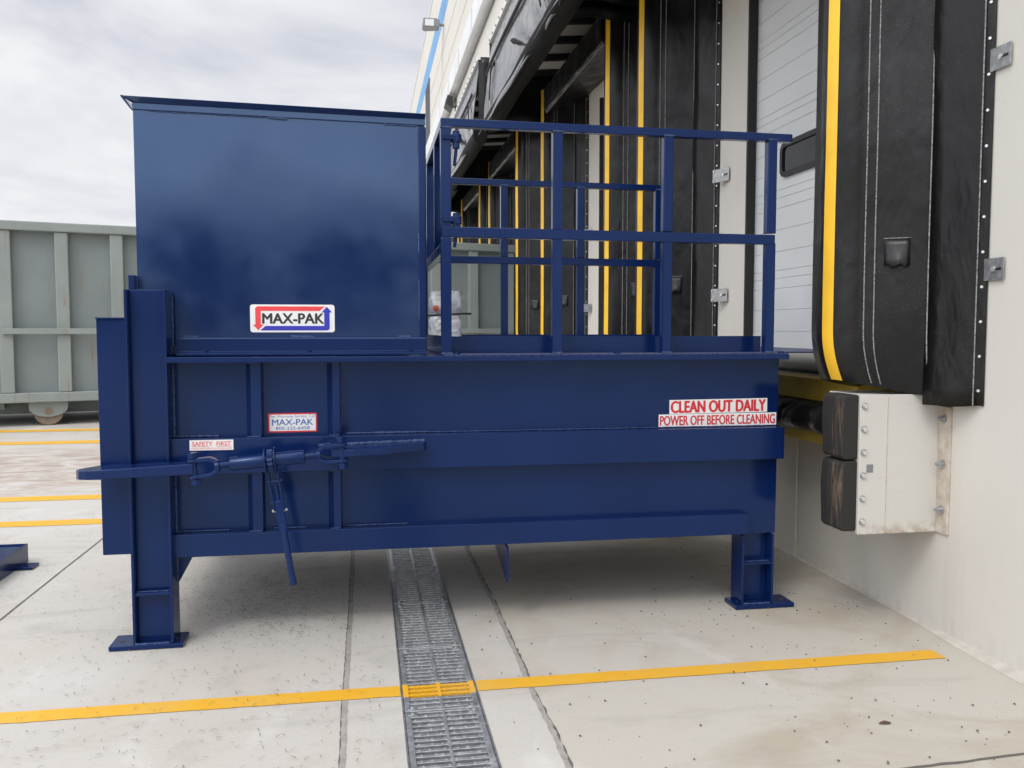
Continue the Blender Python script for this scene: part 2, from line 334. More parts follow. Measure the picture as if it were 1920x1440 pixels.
def text(body, x0, x1, z0, z1, y, m, parent, bold=0.0, name='lettering', spacing=1.0, slope=0.0):
    cu = bpy.data.curves.new(name, 'FONT'); cu.body = body; cu.offset = 0.0; cu.extrude = 0.0; cu.space_character = spacing; cu.resolution_u = 6
    t = bpy.data.objects.new(name, cu); COL.objects.link(t); dg = bpy.context.evaluated_depsgraph_get(); dg.update()
    me = bpy.data.meshes.new_from_object(t.evaluated_get(dg)); bpy.data.objects.remove(t); bpy.data.curves.remove(cu)
    xs = [v.co.x for v in me.vertices]; ys = [v.co.y for v in me.vertices]; ax, bx, ay, by = min(xs), max(xs), min(ys), max(ys)
    o0 = Vector((0,0,0)); p = parent
    while p is not None: o0 = o0+p.location; p = p.parent
    for v in me.vertices:
        u = (v.co.x-ax)/(bx-ax); w = (v.co.y-ay)/(by-ay)
        v.co = Vector((x0+(x1-x0)*u, y, z0+(z1-z0)*w+slope*u))-o0
    if bold:
        base = [tuple(v.co) for v in me.vertices]; fs = [tuple(p_.vertices) for p_ in me.polygons]; h_ = (z1-z0); V_ = []; F_ = []
        for k, (ux, uz) in enumerate(((-1, 0), (1, 0), (0, 0.6), (0, -0.6), (0, 0))):
            o_ = len(V_); V_ += [(x_+ux*bold*h_, y_-0.0001*k, z_+uz*bold*h_) for x_, y_, z_ in base]; F_ += [tuple(i_+o_ for i_ in f_) for f_ in fs]
        me = bpy.data.meshes.new(name); me.from_pydata(V_, [], F_)
    me.name = name; me.materials.clear(); me.materials.append(m)
    o = bpy.data.objects.new(name, me); COL.objects.link(o); o.parent = parent; return o

# ------------------------------------------------------------------ ground
XW = 2.786
def gz(y): return 0.0 if y < 8.5 else min(0.07*(y-8.5), 0.235)
def ground():
    b = MB(); D = -0.15
    ys = [-250, -20, 0, 2, 4, 6, 8.5, 9.5, 11.857, 20, 60, 300]
    prof = [(-300, 0), (-30, 0), (0.128, 0)]; prof2 = [(0.445, 0), (XW+0.5, 0), (300, 0)]
    b.grid([[(x, y, gz(y)) for x, z in prof] for y in ys]); b.grid([[(x, y, gz(y)) for x, z in prof2] for y in ys])
    structure(b.build('ground', M['concrete']))
    t = MB(); t.grid([[(0.128, y, gz(y)), (0.128, y, gz(y)+D), (0.445, y, gz(y)+D), (0.445, y, gz(y))] for y in ys])
    structure(t.build('drain_channel', M['trench']))
ground()
b = MB(); rows = []
for i in range(61):
    a = R(-170+160*i/60); r_ = 150; h = 24+3*math.sin(i*0.5)+2*math.sin(i*1.3)
    rows.append([(r_*math.cos(a), r_*math.sin(a), 0), ((r_+8)*math.cos(a), (r_+8)*math.sin(a), h*0.75), ((r_+30)*math.cos(a), (r_+30)*math.sin(a), h), ((r_+80)*math.cos(a), (r_+80)*math.sin(a), 0)])
b.grid(rows); structure(b.build('unseen_reflection_ridge', mat('dark_reflection_ridge', (0.045, 0.055, 0.035), 0.95, var=0.4, vscale=0.2), smooth=True))  # unseen dark ridge, added behind the camera for the blue paint to reflect
def strip(pts_l, pts_r, name, m, lift):
    b = MB(); b.grid([[(a[0], a[1], gz(a[1])+lift), (c[0], c[1], gz(c[1])+lift)] for a, c in zip(pts_l, pts_r)])
    return structure(b.build(name, m))
def joint(x, w, y0, y1, jag, name='expansion_joint', m='joint'):
    n = int((y1-y0)/0.03); l = []; r = []
    for i in range(n+1):
        y = y0+(y1-y0)*i/n; wob = 0.003*math.sin(y*3.1)+0.002*math.sin(y*8.3+1)
        l.append((x-w/2+wob*jag+rnd.uniform(-1, 1)*jag*0.003, y)); r.append((x+w/2+wob*jag+rnd.uniform(-1, 1)*jag*0.004, y))
    strip(l, r, name, M[m], 0.0012 if m == 'joint' else 0.0019)
joint(-0.096, 0.024, 1.0, 8.4, 0.45); joint(0.672, 0.022, 1.0, 8.4, 1.2); joint(0.686, 0.005, 1.0, 8.4, 1.3, 'joint_crack', 'crack'); joint(-0.108, 0.003, 1.0, 8.4, 0.6, 'joint_crack', 'crack'); joint(-1.88, 0.012, 1.0, 8.4, 0.3, 'saw_cut_joint', 'crack')
cr = [(0.9+i*0.05, 2.57+0.045*i*0.05+rnd.uniform(-1, 1)*0.004) for i in range(36)]
strip([(x, y-0.004-rnd.random()*0.004) for x, y in cr], [(x, y+0.004) for x, y in cr], 'slab_crack', M['crack'], 0.004)
def lane(x0, x1, y0, y1, slant=0.0):
    n = max(2, int((x1-x0)/0.04)); b = MB(); e = [(x0+(x1-x0)*i/n) for i in range(n+1)]
    b.grid([[(x, y0+rnd.uniform(-1, 1)*0.0022+slant*(x-x0), gz(y0)+0.0026) for x in e], [(x, y1+rnd.uniform(-1, 1)*0.0022+slant*(x-x0), gz(y1)+0.0026) for x in e]])
    structure(b.build('yellow_line', M['line']))
lane(-6.0, 0.126, 3.488, 3.592); lane(0.447, 2.60, 3.488, 3.592)
lane(-9.0, 0.126, 7.05, 7.25); lane(-9.0, 0.126, 8.10, 8.32); lane(-9.0, 0.126, 10.82, 11.0); lane(-9.0, 0.126, 11.64, 11.79)
lane(0.447, 2.2, 7.05, 7.25); lane(0.447, 2.2, 8.10, 8.32)
# mortar fillet along the wall foot
b = MB(); rows = []
for i in range(90):
    y = 1.2+i*0.05; w = 0.014+0.045*max(0, math.sin(y*1.9+1.9))**0.8*(1 if 2.0 < y < 4.9 else 0.25)+rnd.random()*0.005
    h = 0.006+0.16*w+rnd.random()*0.0015
    rows.append([(XW-w, y, 0.001), (XW-w*0.7, y, h*0.55), (XW-w*0.25, y, h), (XW+0.002, y, h*1.25)])
b.grid(rows); structure(b.build('mortar_fillet', M['grout'], smooth=True))

# drain edge angles and grates
for xa, xb in ((0.1275, 0.1345), (0.4385, 0.4455)):
    b = MB(); b.box(xa, xb, 1.5, 6.6, -0.05, 0.0015); structure(b.build('drain_edge', M['galv']))
def grate(y0, y1, label, painted=False):
    g = thing('drain_grate', label, 'drain grate', (0.2865, y0, 0), 'drain grates in the trench')
    x0, x1, zt, zb = 0.137, 0.436, 0.001, -0.028
    f = MB(); f.box(x0, x0+0.022, y0+0.003, y1-0.003, zb, zt); f.box(x1-0.022, x1, y0+0.003, y1-0.003, zb, zt)
    f.box(x0+0.022, x1-0.022, y0+0.003, y0+0.017, zb, zt-0.001); f.box(x0+0.022, x1-0.022, y1-0.017, y1-0.003, zb, zt-0.001)
    f.build('frame', M['grate'], g, bevel=0.002)
    s = MB(); s.box(0.281, 0.293, y0+0.017, y1-0.017, zb, zt-0.0005); s.build('spine', M['grate'], g, bevel=0.002)
    n = 17; bars = MB(); yb = MB()
    for i in range(1, n):
        y = y0+(y1-y0)*i/n
        q = yb if painted and 3.478 < y < 3.60 else bars
        for a, c in ((x0+0.021, x1-0.021),):
            q.box(a, c, y-0.0095, y+0.0095, zb+0.004, zt-0.003)
            for k in range(6):
                xx = a+(c-a)*(0.08+0.168*k)+rnd.uniform(-0.01, 0.01); q.box(xx-0.005, xx+0.005, y-0.005, y+0.005, zt-0.003, zt+0.0005)
    if painted:
        b2 = MB(); nv = [i_ for i_, v_ in enumerate(bars.v) if v_[1] > 3.53]; mp = {o_: k_ for k_, o_ in enumerate(nv)}
        b2.v = [bars.v[i_] for i_ in nv]; b2.f = [tuple(mp[i_] for i_ in f_) for f_ in bars.f if f_[0] in mp]; b2.build('bars', M['grate'], g, bevel=0.002)
        kp = [i_ for i_ in range(len(bars.v)) if i_ not in mp]; m2 = {o_: k_ for k_, o_ in enumerate(kp)}
        bars.f = [tuple(m2[i_] for i_ in f_) for f_ in bars.f if f_[0] in m2]; bars.v = [bars.v[i_] for i_ in kp]
    bars.build('bars', M['grate'], g, bevel=0.002)
    if painted:
        for a, c in ((x0, x0+0.022), (x1-0.022, x1)): yb.box(a-0.0005, c+0.0005, 3.478, 3.598, zt-0.006, zt+0.0012)
        yb.box(0.2805, 0.2935, 3.47, 3.605, zt-0.006, zt+0.0008)
        yb.build('painted_bars', M['line'], g)
    for yy in (y0, y1):
        for xx in (x0+0.03, x1-0.03):
            l = MB(); s_ = 1 if yy == y0 else -1
            l.cyl((xx, yy+s_*0.026, zt-0.012), (xx, yy+s_*0.026, zt+0.002), 0.019, 14); l.build('lug', M['galv'], g, bevel=0.001)
            l = MB(); l.cyl((xx, yy+s_*0.026, zt+0.002), (xx, yy+s_*0.026, zt+0.006), 0.008, 6); l.build('bolt', M['grate'], g)
GY = [1.98, 2.66, 3.34, 4.02, 4.70, 5.38, 6.06]
GL = ['galvanised drain grate nearest the camera at the bottom edge', 'galvanised drain grate just in front of the yellow line section', 'galvanised drain grate with two bars painted by the yellow line',
      'galvanised drain grate just beyond the painted section', 'galvanised drain grate in the shade under the front edge of the blue compactor', 'farthest visible galvanised drain grate, deep under the blue compactor']
for i in range(1, 6): grate(GY[i], GY[i+1], GL[i] if i != 1 else 'galvanised drain grate in front of the yellow line, nearest the camera', painted=(i == 2))

# litter
def litter():
    b = MB()
    for i in range(4600):
        x = rnd.uniform(-3.2, 0.08) if rnd.random() < 0.85 else rnd.uniform(-3.2, 0.1); y = 2.2+rnd.random()**1.1*5.2
        if rnd.random() < 0.33: x = rnd.gauss(-0.55, 0.28); y = rnd.gauss(4.95, 0.38)
        if 0.12 < x < 0.46 or x > 0.12: continue
        l = rnd.uniform(0.003, 0.017); a = rnd.uniform(0, math.pi); bnd = rnd.uniform(-0.35, 0.35); w = rnd.uniform(0.0005, 0.0013); z = gz(y)+0.009
        p0 = Vector((x, y, z)); d = Vector((math.cos(a), math.sin(a), 0)); p1 = p0+d*l; d2 = Vector((math.cos(a+bnd), math.sin(a+bnd), 0)); p2 = p1+d2*l
        n = Vector((-d.y, d.x, 0))*w; n2 = Vector((-d2.y, d2.x, 0))*w; up = Vector((0, 0, w*2))
        b.add([p0-n, p0+n, p1-n+up, p1+n+up, p2-n2, p2+n2], [(0, 2, 3, 1), (2, 4, 5, 3)])
    o = b.build('needle_litter', M['needle']); o['kind'] = 'stuff'; tag(o, 'thin dry plant needles strewn over the pale concrete left of the drain', 'litter')
    g = MB()
    for i in range(1100):
        x = rnd.uniform(0.5, 2.74); y = 2.2+rnd.random()*3.9
        if rnd.random() < 0.4: x = rnd.uniform(1.5, 2.6)
        r = 0.0012+0.0050*rnd.random()**4; z = gz(y)+0.004+(0.005 if 3.48 < y < 3.6 else 0); k = 5
        pts = [(x+r*(0.6+0.7*rnd.random())*math.cos(2*math.pi*j/k), y+r*(0.6+0.7*rnd.random())*math.sin(2*math.pi*j/k), z) for j in range(k)]
        g.add(pts+[(x, y, z+r*0.8)], [(j, (j+1) % k, k) for j in range(k)])
    o = g.build('grit', M['grit']); o['kind'] = 'stuff'; tag(o, 'dark specks of grit scattered over the concrete right of the drain', 'grit')
    l = MB(); x, y = 1.935, 2.93
    l.grid([[(x-0.045, y, 0.006), (x-0.03, y+0.008, 0.012), (x, y+0.012, 0.02), (x+0.03, y+0.01, 0.01), (x+0.04, y+0.002, 0.008)],
            [(x-0.045, y-0.001, 0.005), (x-0.025, y-0.008, 0.008), (x, y-0.012, 0.012), (x+0.03, y-0.012, 0.006), (x+0.04, y-0.002, 0.007)]])
    l.v = [(1.935+(a-1.935)*0.6, 2.93+(c-2.93)*0.6, 0.004+(d-0.005)*0.5) for a, c, d in l.v]
    tag(l.build('dead_leaf', M['leaf'], solid=0.001), 'small curled dead leaf on the concrete at lower right', 'leaf')
litter()

# ------------------------------------------------------------------ warehouse
OFF = [0.0, 4.09, 9.12, 13.5, 17.6, 21.7, 25.8]      # dock pitch along the wall
DY0, DY1, DZ0, DZ1 = 4.02, 6.09, 1.215, 4.25
wh = thing('warehouse', 'long cream warehouse with a pale blue stripe and a row of dock doors', 'building', (XW, 30, 0))
b = MB(); T = XW+0.4; H_ = 14.6; Y0, Y1 = -14.0, 72.0
cur = Y0
for o in OFF:
    b.box(XW, T, cur, DY0+o, 0, H_); b.box(XW, T, DY0+o, DY1+o, 0, DZ0); b.box(XW, T, DY0+o, DY1+o, DZ1, H_); cur = DY1+o
b.box(XW, T, cur, Y1, 0, H_)
b.build('wall', M['wall'], wh)
b = MB(); b.box(T, T+14, Y0, Y1, 0, H_-0.6); b.build('roof', M['wall'], wh)
b = MB(); b.box(XW-0.03, T+0.03, Y0, Y1, H_, H_+0.08); b.build('coping', M['white_metal'], wh)
b = MB(); b.box(XW-0.005, XW, Y0, Y1, 12.25, 13.1); b.build('blue_stripe', M['bluestripe'], wh)
b = MB()
for z in (10.35, 11.3): b.box(XW-0.004, XW, Y0, Y1, z, z+0.035)
for y in (-3, 10.3, 20.4, 31.5, 42, 52, 62): b.box(XW-0.006, XW, y, y+0.03, 9.25, 12.2)
b.build('panel_joints', M['wallgroove'], wh)
b = MB(); b.prism([(XW, 8.62), (2.575, 8.62), (2.575, 9.19), (XW, 9.24)], 'y', Y0, Y1); led = b.build('ledge', M['white_metal'], wh, bevel=0.004)
b = MB()
for y in range(-12, 72, 3): b.box(2.570, 2.60, y, y+0.05, 8.64, 9.14)
b.build('ledge_clip', M['galv'], led)
b = MB(); b.cyl((2.745, Y0, 8.5), (2.745, Y1, 8.5), 0.03, 10); b.build('conduit', M['lamp'], wh, smooth=True)
b = MB(); b.box(XW-0.02, XW, 36.8, 39.4, 9.4, 12.1)
lv = b.build('louver', M['white_metal'], wh)
b = MB()
for i in range(40): b.prism([(XW-0.02, 9.45+i*0.065), (XW-0.07, 9.44+i*0.065), (XW-0.02, 9.49+i*0.065)], 'y', 36.9, 39.3)
b.build('blade', M['galv'], lv)
# pit edge strip behind the compactor
b = MB(); b.box(XW-0.012, XW, 5.24, 5.29, 0.0, 0.80); b.build('pit_edge', M['wall'], wh, bevel=0.003)
# doors
def door(o):
    xd = 2.842; back = MB(); back.box(xd+0.008, xd+0.05, DY0+o, DY1+o, DZ0, DZ1)
    d = back.build('dock_door', M['door_gap'], wh)
    sl_ = MB(); zs = [1.222]; z = 1.317
    while z < DZ1-0.6:
        zs += [z+0.17, z+0.32, z+0.47, z+0.54, z+0.595]; z += 0.54 if False else 0.555
        zs = zs[:-1] if zs[-1] >= z+0.17 else zs
    zs = sorted(set(round(q, 3) for q in zs))+[DZ1]
    for a, c in zip(zs[:-1], zs[1:]):
        if c-a > 0.012: sl_.box(xd+0.003, xd+0.012, DY0+o+0.002, DY1+o-0.002, a+0.0013, c-0.0013)
    sl_.build('door_panel', M['door'], d, bevel=0.0015)
    y0, y1, z0, z1, r = 4.75+o, 5.66+o, 2.54, 2.775, 0.06
    def rr(y0, y1, z0, z1, r): return [(yy+r*math.cos(R(a)), zz_+r*math.sin(R(a))) for yy, zz_, s in ((y1-r, z1-r, 0), (y0+r, z1-r, 90), (y0+r, z0+r, 180), (y1-r, z0+r, 270)) for a in (s, s+30, s+60, s+90)]
    A, B_ = rr(y0, y1, z0, z1, r), rr(y0+0.035, y1-0.035, z0+0.035, z1-0.035, 0.03)
    fr = MB(); fr.grid([[(xd+0.002, *p) for p in A], [(xd-0.018, *p) for p in A], [(xd-0.018, *p) for p in B_], [(xd+0.002, *p) for p in B_]], True); fr.build('window_frame', M['black'], d)
    gl = MB(); gl.prism(B_, 'x', xd-0.006, xd-0.003); gl.build('window_pane', M['glass'], d)
    for yy in (DY1+o-0.022, DY0+o):
        ws = MB(); ws.box(XW-0.012, xd-0.001, yy, yy+0.022, DZ0, DZ1); ws.build('weather_strip', M['black'], d, bevel=0.004)
    bs = MB(); bs.box(xd-0.012, xd, DY0+o+0.04, DY1+o-0.04, DZ0-0.0, DZ0+0.022); bs.build('bottom_seal', M['black'], d)
for o in OFF[:5]: door(o)

# dock leveler under our door
lvl = thing('dock_leveler', 'yellow steel dock leveler with a sagging black rubber skirt under the white door', 'dock leveler', (XW, 5.05, 0.8))
b = MB(); b.prism([(2.70, 1.20), (2.84, 1.214), (2.84, 1.10), (2.66, 1.075), (2.66, 1.10)], 'y', 4.05, 6.05); b.build('lip', M['yellow'], lvl, bevel=0.004)
b = MB(); b.prism([(2.62, 0.90), (XW, 0.90), (XW, 0.80), (2.62, 0.83)], 'y', 4.05, 6.05); b.build('beam', M['yellow'], lvl, bevel=0.004)
rows = []
for i in range(60):
    y = 4.10+i*1.9/59; wob = 0.014*math.sin(y*11)+0.01*math.sin(y*23+1)
    rows.append([(XW-0.01, y, 1.085), (2.70, y, 1.08+wob*0.4), (2.60+wob, y, 1.06), (2.53+wob, y, 1.01+wob), (2.515+wob*1.4, y, 0.95), (2.55+wob, y, 0.91), (2.66, y, 0.895+wob*0.3), (XW-0.01, y, 0.905)])
b = MB(); b.grid(rows); b.build('rubber_skirt', M['vinyl_gloss'], lvl, smooth=True, solid=0.006)

# ------------------------------------------------------------------ dock seal pads (prototype = the one beside the compactor)
ZT = 4.62
def nose(th): return (2.44+0.155*math.cos(R(th)), 4.11+0.155*math.sin(R(th)))
def pad_at(p, z):
    x, y = p
    w = max(0.0, min(1.0, (XW-0.03-x)/0.40))
    if z < 1.50: q = (1.50-z)/0.25; x += 0.055*w*q*q; y -= 0.0
    return (x, y, z)
ZB = lambda x: 1.245-0.075*max(0, min(1, (x-2.28)/0.42))
def make_pad():
    p = thing('dock_seal_pad', 'tall black vinyl dock seal pad beside the white door, nearest the camera', 'dock seal', (XW, 4.0, 1.2), 'black dock seal pads along the wall')
    prof = [(2.664, 3.790), (2.60, 3.833), (2.53, 3.876), (2.47, 3.918)] + [nose(t) for t in range(-98, -216, -7)] + [(2.33, 4.27), (2.40, 4.36), (2.52, 4.40), (2.775, 4.42)]
    zs = [0.0, 0.02, 0.05, 0.09, 0.14, 0.2, 0.26] + [0.36+i*0.1 for i in range(30)]
    rows = []
    for k, dz in enumerate(zs):
        row = []
        for (x, y) in prof:
            z = ZB(x)+dz*(ZT-ZB(x))/zs[-1]
            bul = 0.006*math.sin(z*2.3+y*6)+0.004*math.sin(z*5.1+1.3)
            q = pad_at((x, y), z); row.append((q[0]-bul*0.4, q[1]-bul, z))
        rows.append(row)
    b = MB(); b.grid(rows)
    cap = [(x*0.4+0.6*2.56, y*0.4+0.6*4.16, ZB(2.5)+0.03) for x, y, z in rows[0]]; b.grid([rows[0], cap])
    b.add(rows[-1], [tuple(range(len(prof)))]); b.build('cover', M['vinyl'], p, smooth=True)
    # outer flap screwed to the wall
    fp = [(2.784, 3.530), (2.776, 3.555), (2.750, 3.605), (2.722, 3.665), (2.692, 3.728), (2.662, 3.786)]; rows = []
    for i in range(45):
        dz = i/44; row = []
        for j, (x, y) in enumerate(fp):
            zb = 1.150-0.003*j+0.004*math.sin(j*1.7); z = zb+(ZT-zb)*dz
            low = max(0, 1-(z-1.1)/0.4); wr = 0.012*math.sin(z*4+y*9)*min(1, j/2)*(0.4+low)
            row.append((x-0.004-0.5*wr-(0.02*low if 1 < j < 5 else 0), y+0.012*(4.6-z)/3.4*(1 if j == 0 else 0.3)*0, z))
        rows.append(row)
    b = MB(); b.grid(rows); fl = b.build('flap', M['vinyl'], p, smooth=True, solid=0.004)
    zz_ = 1.22
    while zz_ < ZT:
        r = MB(); r.cyl((2.778, 3.556, zz_), (2.764, 3.548, zz_), 0.0065, 8); r.build('rivet', M['rivet'], fl); zz_ += 0.158
    # yellow guide stripe
    rows = []
    for k in range(60):
        row = []
        for th in range(-146, -174, -4):
            x, y = nose(th); n_ = (math.cos(R(th)), math.sin(R(th))); z = ZB(x)+0.004+(ZT-ZB(x)-0.02)*(k/59)**1.4
            bul = 0.006*math.sin(z*2.3+y*6)+0.004*math.sin(z*5.1+1.3); q = pad_at((x, y), z)
            row.append((q[0]-bul*0.4+n_[0]*0.003, q[1]-bul+n_[1]*0.003, z))
        rows.append(row)
    b = MB(); b.grid(rows); b.build('guide_stripe', M['stripe'], p, smooth=True)
    # stitched seams
    for (x, y, zl, dx) in ((2.427, 3.949, 1.235, 0), (2.462, 3.919, 1.23, 0), (2.656, 3.783, 1.16, 0), (2.757, 3.575, 1.15, 0)):
        b = MB(); prev = None; rows = []
        for k in range(60):
            z = zl+(ZT-zl)*k/59; bul = 0.006*math.sin(z*2.3+y*6)+0.004*math.sin(z*5.1+1.3) if x < 2.73 else 0
            q = pad_at((x, y), z); c = Vector((q[0]-bul*0.4, q[1]-bul-0.004, z)); rows.append([c+Vector((0.0035, -0.0003, 0)), c+Vector((0, -0.003, 0)), c+Vector((-0.0035, 0.0006, 0))])
        b.grid(rows); b.build('stitched_seam', M['stitch'], p)
    # little sewn pocket
    rows = []
    def pk_(u, off): return (2.50+0.096*u-0.55*off, 3.898-0.0634*u-0.83*off)
    for k in range(5):
        rows.append([(*pk_(j/6, 0.010+(0.03*(1-k/4)**1.5)*math.sin(math.pi*j/6)), 1.81+0.13*k/4+(0.010*math.sin(j*2.1) if k == 0 else 0)) for j in range(7)])
    b = MB(); b.grid(rows); pk = b.build('pocket', M['vinyl_gloss'], p, smooth=True, solid=0.003)
    b = MB(); P0, P1 = pk_(-0.02, 0.017), pk_(1.02, 0.017)
    for (a, c) in (((*P0, 1.942), (*P1, 1.942)), ((*P0, 1.942), (*P0, 1.79)), ((*P1, 1.942), (*P1, 1.79))): b.bar(a, c, 0.0035, 0.0035)
    b.build('pocket_stitching', M['stitch'], pk)
    # galvanised brackets
    for z in (1.77, 2.70):
        b = MB(); b.box(2.772, 2.776, 3.425, 3.600, z-0.05, z+0.05); br = b.build('bracket', M['galv'], p, bevel=0.001, org=Vector((2.77, 3.425, z))-p.location)
        for a, c, r_ in ((3.485, z, 0.011), (3.585, z+0.035, 0.006), (3.585, z-0.035, 0.006)):
            b = MB(); b.cyl((2.772, a, c), (2.764, a, c), r_, 8); b.build('screw', M['rivet'], br)
        b = MB(); b.box(2.7705, 2.7722, 3.44, 3.475, z-0.006, z+0.006); b.build('slot', M['black'], br)
    return p
pad = make_pad()
PADS = [(3.06, 'black dock seal pad on the far side of the white door, seen through the railing'),
        (4.09, 'black dock seal pad whose yellow stripe borders the bare wall strip behind the railing'),
        (7.18, 'black dock seal pad seen beside the second railing post from the left'),
        (9.12, 'black dock seal pad hiding the right end of the grey container'),
        (12.10, 'black dock seal pad rising just above the right end of the grey container'),
        (13.50, 'black dock seal pad above the grey container, next left of the one over its end'),
        (16.80, 'black dock seal pad above the grey container close to the left railing post'),
        (17.60, 'distant black dock seal pad just right of the left railing post'),
        (20.70, 'farthest black dock seal pad, partly hidden by the left railing post')]
for dy, lab in PADS:
    c = copy_tree(pad); c.location.y += dy; c['label'] = lab
    for q in c.children:
        if q.name.startswith('bracket'): q.rotation_euler.z = R(22); q.location.y -= 0.10

# head pads over each door
def make_head(dy, label):
    h = thing('dock_head_pad', label, 'dock seal', (XW, 6.0+dy, 4.3), 'head pads over the dock doors')
    pr = [(2.784, 4.42), (2.40, 4.31), (2.33, 4.28), (2.30, 4.30), (2.29, 4.36), (2.29, 4.56), (2.32, 4.615), (2.784, 4.62)]; rows = []
    for i in range(30):
        y = 4.26+2.75*i/29+dy
        rows.append([(x+0.004*math.sin(i*1.3+k), y, z+0.006*math.sin(i*0.9+k*1.2)) for k, (x, z) in enumerate(pr)])
    b = MB(); b.grid(rows, True); b.add(rows[0], [tuple(range(8))]); b.add(rows[-1], [tuple(range(8))]); b.build('cover', M['vinyl'], h, smooth=False, bevel=0.012)
    b = MB(); b.cyl((2.318, 4.27+dy, 4.279), (2.318, 7.0+dy, 4.279), 0.006, 6); b.build('piping', M['stitch'], h)
for dy, lab in ((0, 'black head pad over the near white door, above the picture edge'), (4.09, 'long black head pad seen from below above the railing top bar'), (9.12, 'black head pad seen just under the left part of the railing top bar'), (13.5, 'small distant black head pad beside the left railing post')):
    if dy: make_head(dy, lab)

# hoods
def make_hood():
    y0, y1 = 7.75, 12.05
    h = thing('dock_hood', 'large black fabric dock hood sagging over the second dock, topmost in view', 'dock hood', (XW, 9.9, 4.2), 'fabric hoods over the docks')
    xf = 1.72; rows = []; n = 60
    for i in range(n+1):
        y = y0+(y1-y0)*i/n; row = []
        for j in range(41):
            t = j/40; z = 5.46-t*1.20
            fold_and_shade = 0.0
            for (yc, ang, w, amp, t0) in ((8.5, 1.6, 0.10, 0.05, 0.55), (9.2, 2.2, 0.13, 0.07, 0.45), (11.35, 0.25, 0.045, 0.07, 0.35), (11.85, 0.9, 0.10, 0.06, 0.5)):
                dd = (y-yc)+ang*(t-0.7); fold_and_shade += amp*math.exp(-(dd/w)**2)*max(0, min(1, (t-t0)*5))
            fold_and_shade += 0.01/(1+math.exp(-(t-0.36)*60))
            fold_and_shade += 0.10*max(0, t-0.80)**1.5*5
            x = xf+0.03-0.13*t-0.012*math.sin(math.pi*t)+fold_and_shade*0.55-0.006*math.sin(y*3+t*5)*t
            row.append((x, y, z-0.03*math.sin(y*2.2)*t))
        rows.append(row)
    b = MB(); b.grid(rows); b.build('front_curtain', M['hood_sheen_vinyl'], h, smooth=True, solid=0.006)
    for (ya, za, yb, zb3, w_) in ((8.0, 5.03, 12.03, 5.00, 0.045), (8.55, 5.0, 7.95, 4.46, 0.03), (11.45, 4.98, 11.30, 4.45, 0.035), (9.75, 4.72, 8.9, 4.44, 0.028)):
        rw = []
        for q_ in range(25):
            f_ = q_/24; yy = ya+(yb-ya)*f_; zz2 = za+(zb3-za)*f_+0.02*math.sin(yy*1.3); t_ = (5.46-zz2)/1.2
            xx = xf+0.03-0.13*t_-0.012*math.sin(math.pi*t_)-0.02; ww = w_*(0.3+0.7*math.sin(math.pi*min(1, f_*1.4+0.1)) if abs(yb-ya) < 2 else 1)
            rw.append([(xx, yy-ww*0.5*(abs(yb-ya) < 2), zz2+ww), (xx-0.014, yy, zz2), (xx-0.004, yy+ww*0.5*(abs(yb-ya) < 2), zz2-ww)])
        b = MB(); b.grid(rw); b.build('fold_and_shade', M['matte'], h, smooth=True, solid=0.003)  # black strips painting the shade lines of folds onto the curtain
    b = MB(); b.box(xf-0.012, xf+0.03, y0-0.02, y1+0.02, 5.415, 5.47); tb = b.build('top_bar', M['white_metal'], h, bevel=0.003)
    b = MB()
    for i in range(15):
        b = MB(); b.cyl((xf-0.012, y0+0.15+i*0.29, 5.44), (xf-0.024, y0+0.15+i*0.29, 5.44), 0.014, 8); b.build('screw', M['lamp'], tb)
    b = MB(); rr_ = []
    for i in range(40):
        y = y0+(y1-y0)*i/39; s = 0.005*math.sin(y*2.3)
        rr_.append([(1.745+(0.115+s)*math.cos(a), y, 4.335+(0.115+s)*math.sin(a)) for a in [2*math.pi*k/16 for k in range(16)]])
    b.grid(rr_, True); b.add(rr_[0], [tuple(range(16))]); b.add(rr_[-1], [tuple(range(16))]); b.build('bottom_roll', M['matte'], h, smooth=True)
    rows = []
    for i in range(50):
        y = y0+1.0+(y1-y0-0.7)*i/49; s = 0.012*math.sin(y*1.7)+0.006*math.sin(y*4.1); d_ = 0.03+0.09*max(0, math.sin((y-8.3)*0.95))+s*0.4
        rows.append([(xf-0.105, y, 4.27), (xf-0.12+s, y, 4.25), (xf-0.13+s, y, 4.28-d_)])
    b = MB(); b.grid(rows); b.build('loose_lip', M['hood_sheen_vinyl'], h, smooth=True, solid=0.004)
    b = MB(); b.hexa([(xf+0.04, y0, 5.02), (2.784, y0, 5.10), (2.784, y1, 5.10), (xf+0.04, y1, 5.02), (xf+0.04, y0, 5.46), (2.784, y0, 5.56), (2.784, y1, 5.56), (xf+0.04, y1, 5.46)]); b.build('roof', M['roof_under'], h)
    for i in range(7):
        y = y0+0.08+i*0.69; b = MB(); b.hexa([(xf+0.05, y-0.05, 4.95), (2.775, y-0.05, 5.03), (2.775, y+0.05, 5.03), (xf+0.05, y+0.05, 4.95), (xf+0.05, y-0.05, 5.018), (2.775, y-0.05, 5.098), (2.775, y+0.05, 5.098), (xf+0.05, y+0.05, 5.018)]); b.build('roof_bar', M['black'], h)
    for y in (y0-0.004, y1+0.004):
        rows = []
        for j in range(12):
            t = j/11
            rows.append([(xf+(2.784-xf)*k/10, y+0.012*math.sin(k*1.9+j*0.6)*t, 5.46-t*(1.02+(0.07 if y > 10 else 0)+0.02*math.sin(k*1.3))) for k in range(11)])
        b = MB(); b.grid(rows); b.build('side_panel', M['vinyl'], h, smooth=True, solid=0.006)
    return h
hood = make_hood()
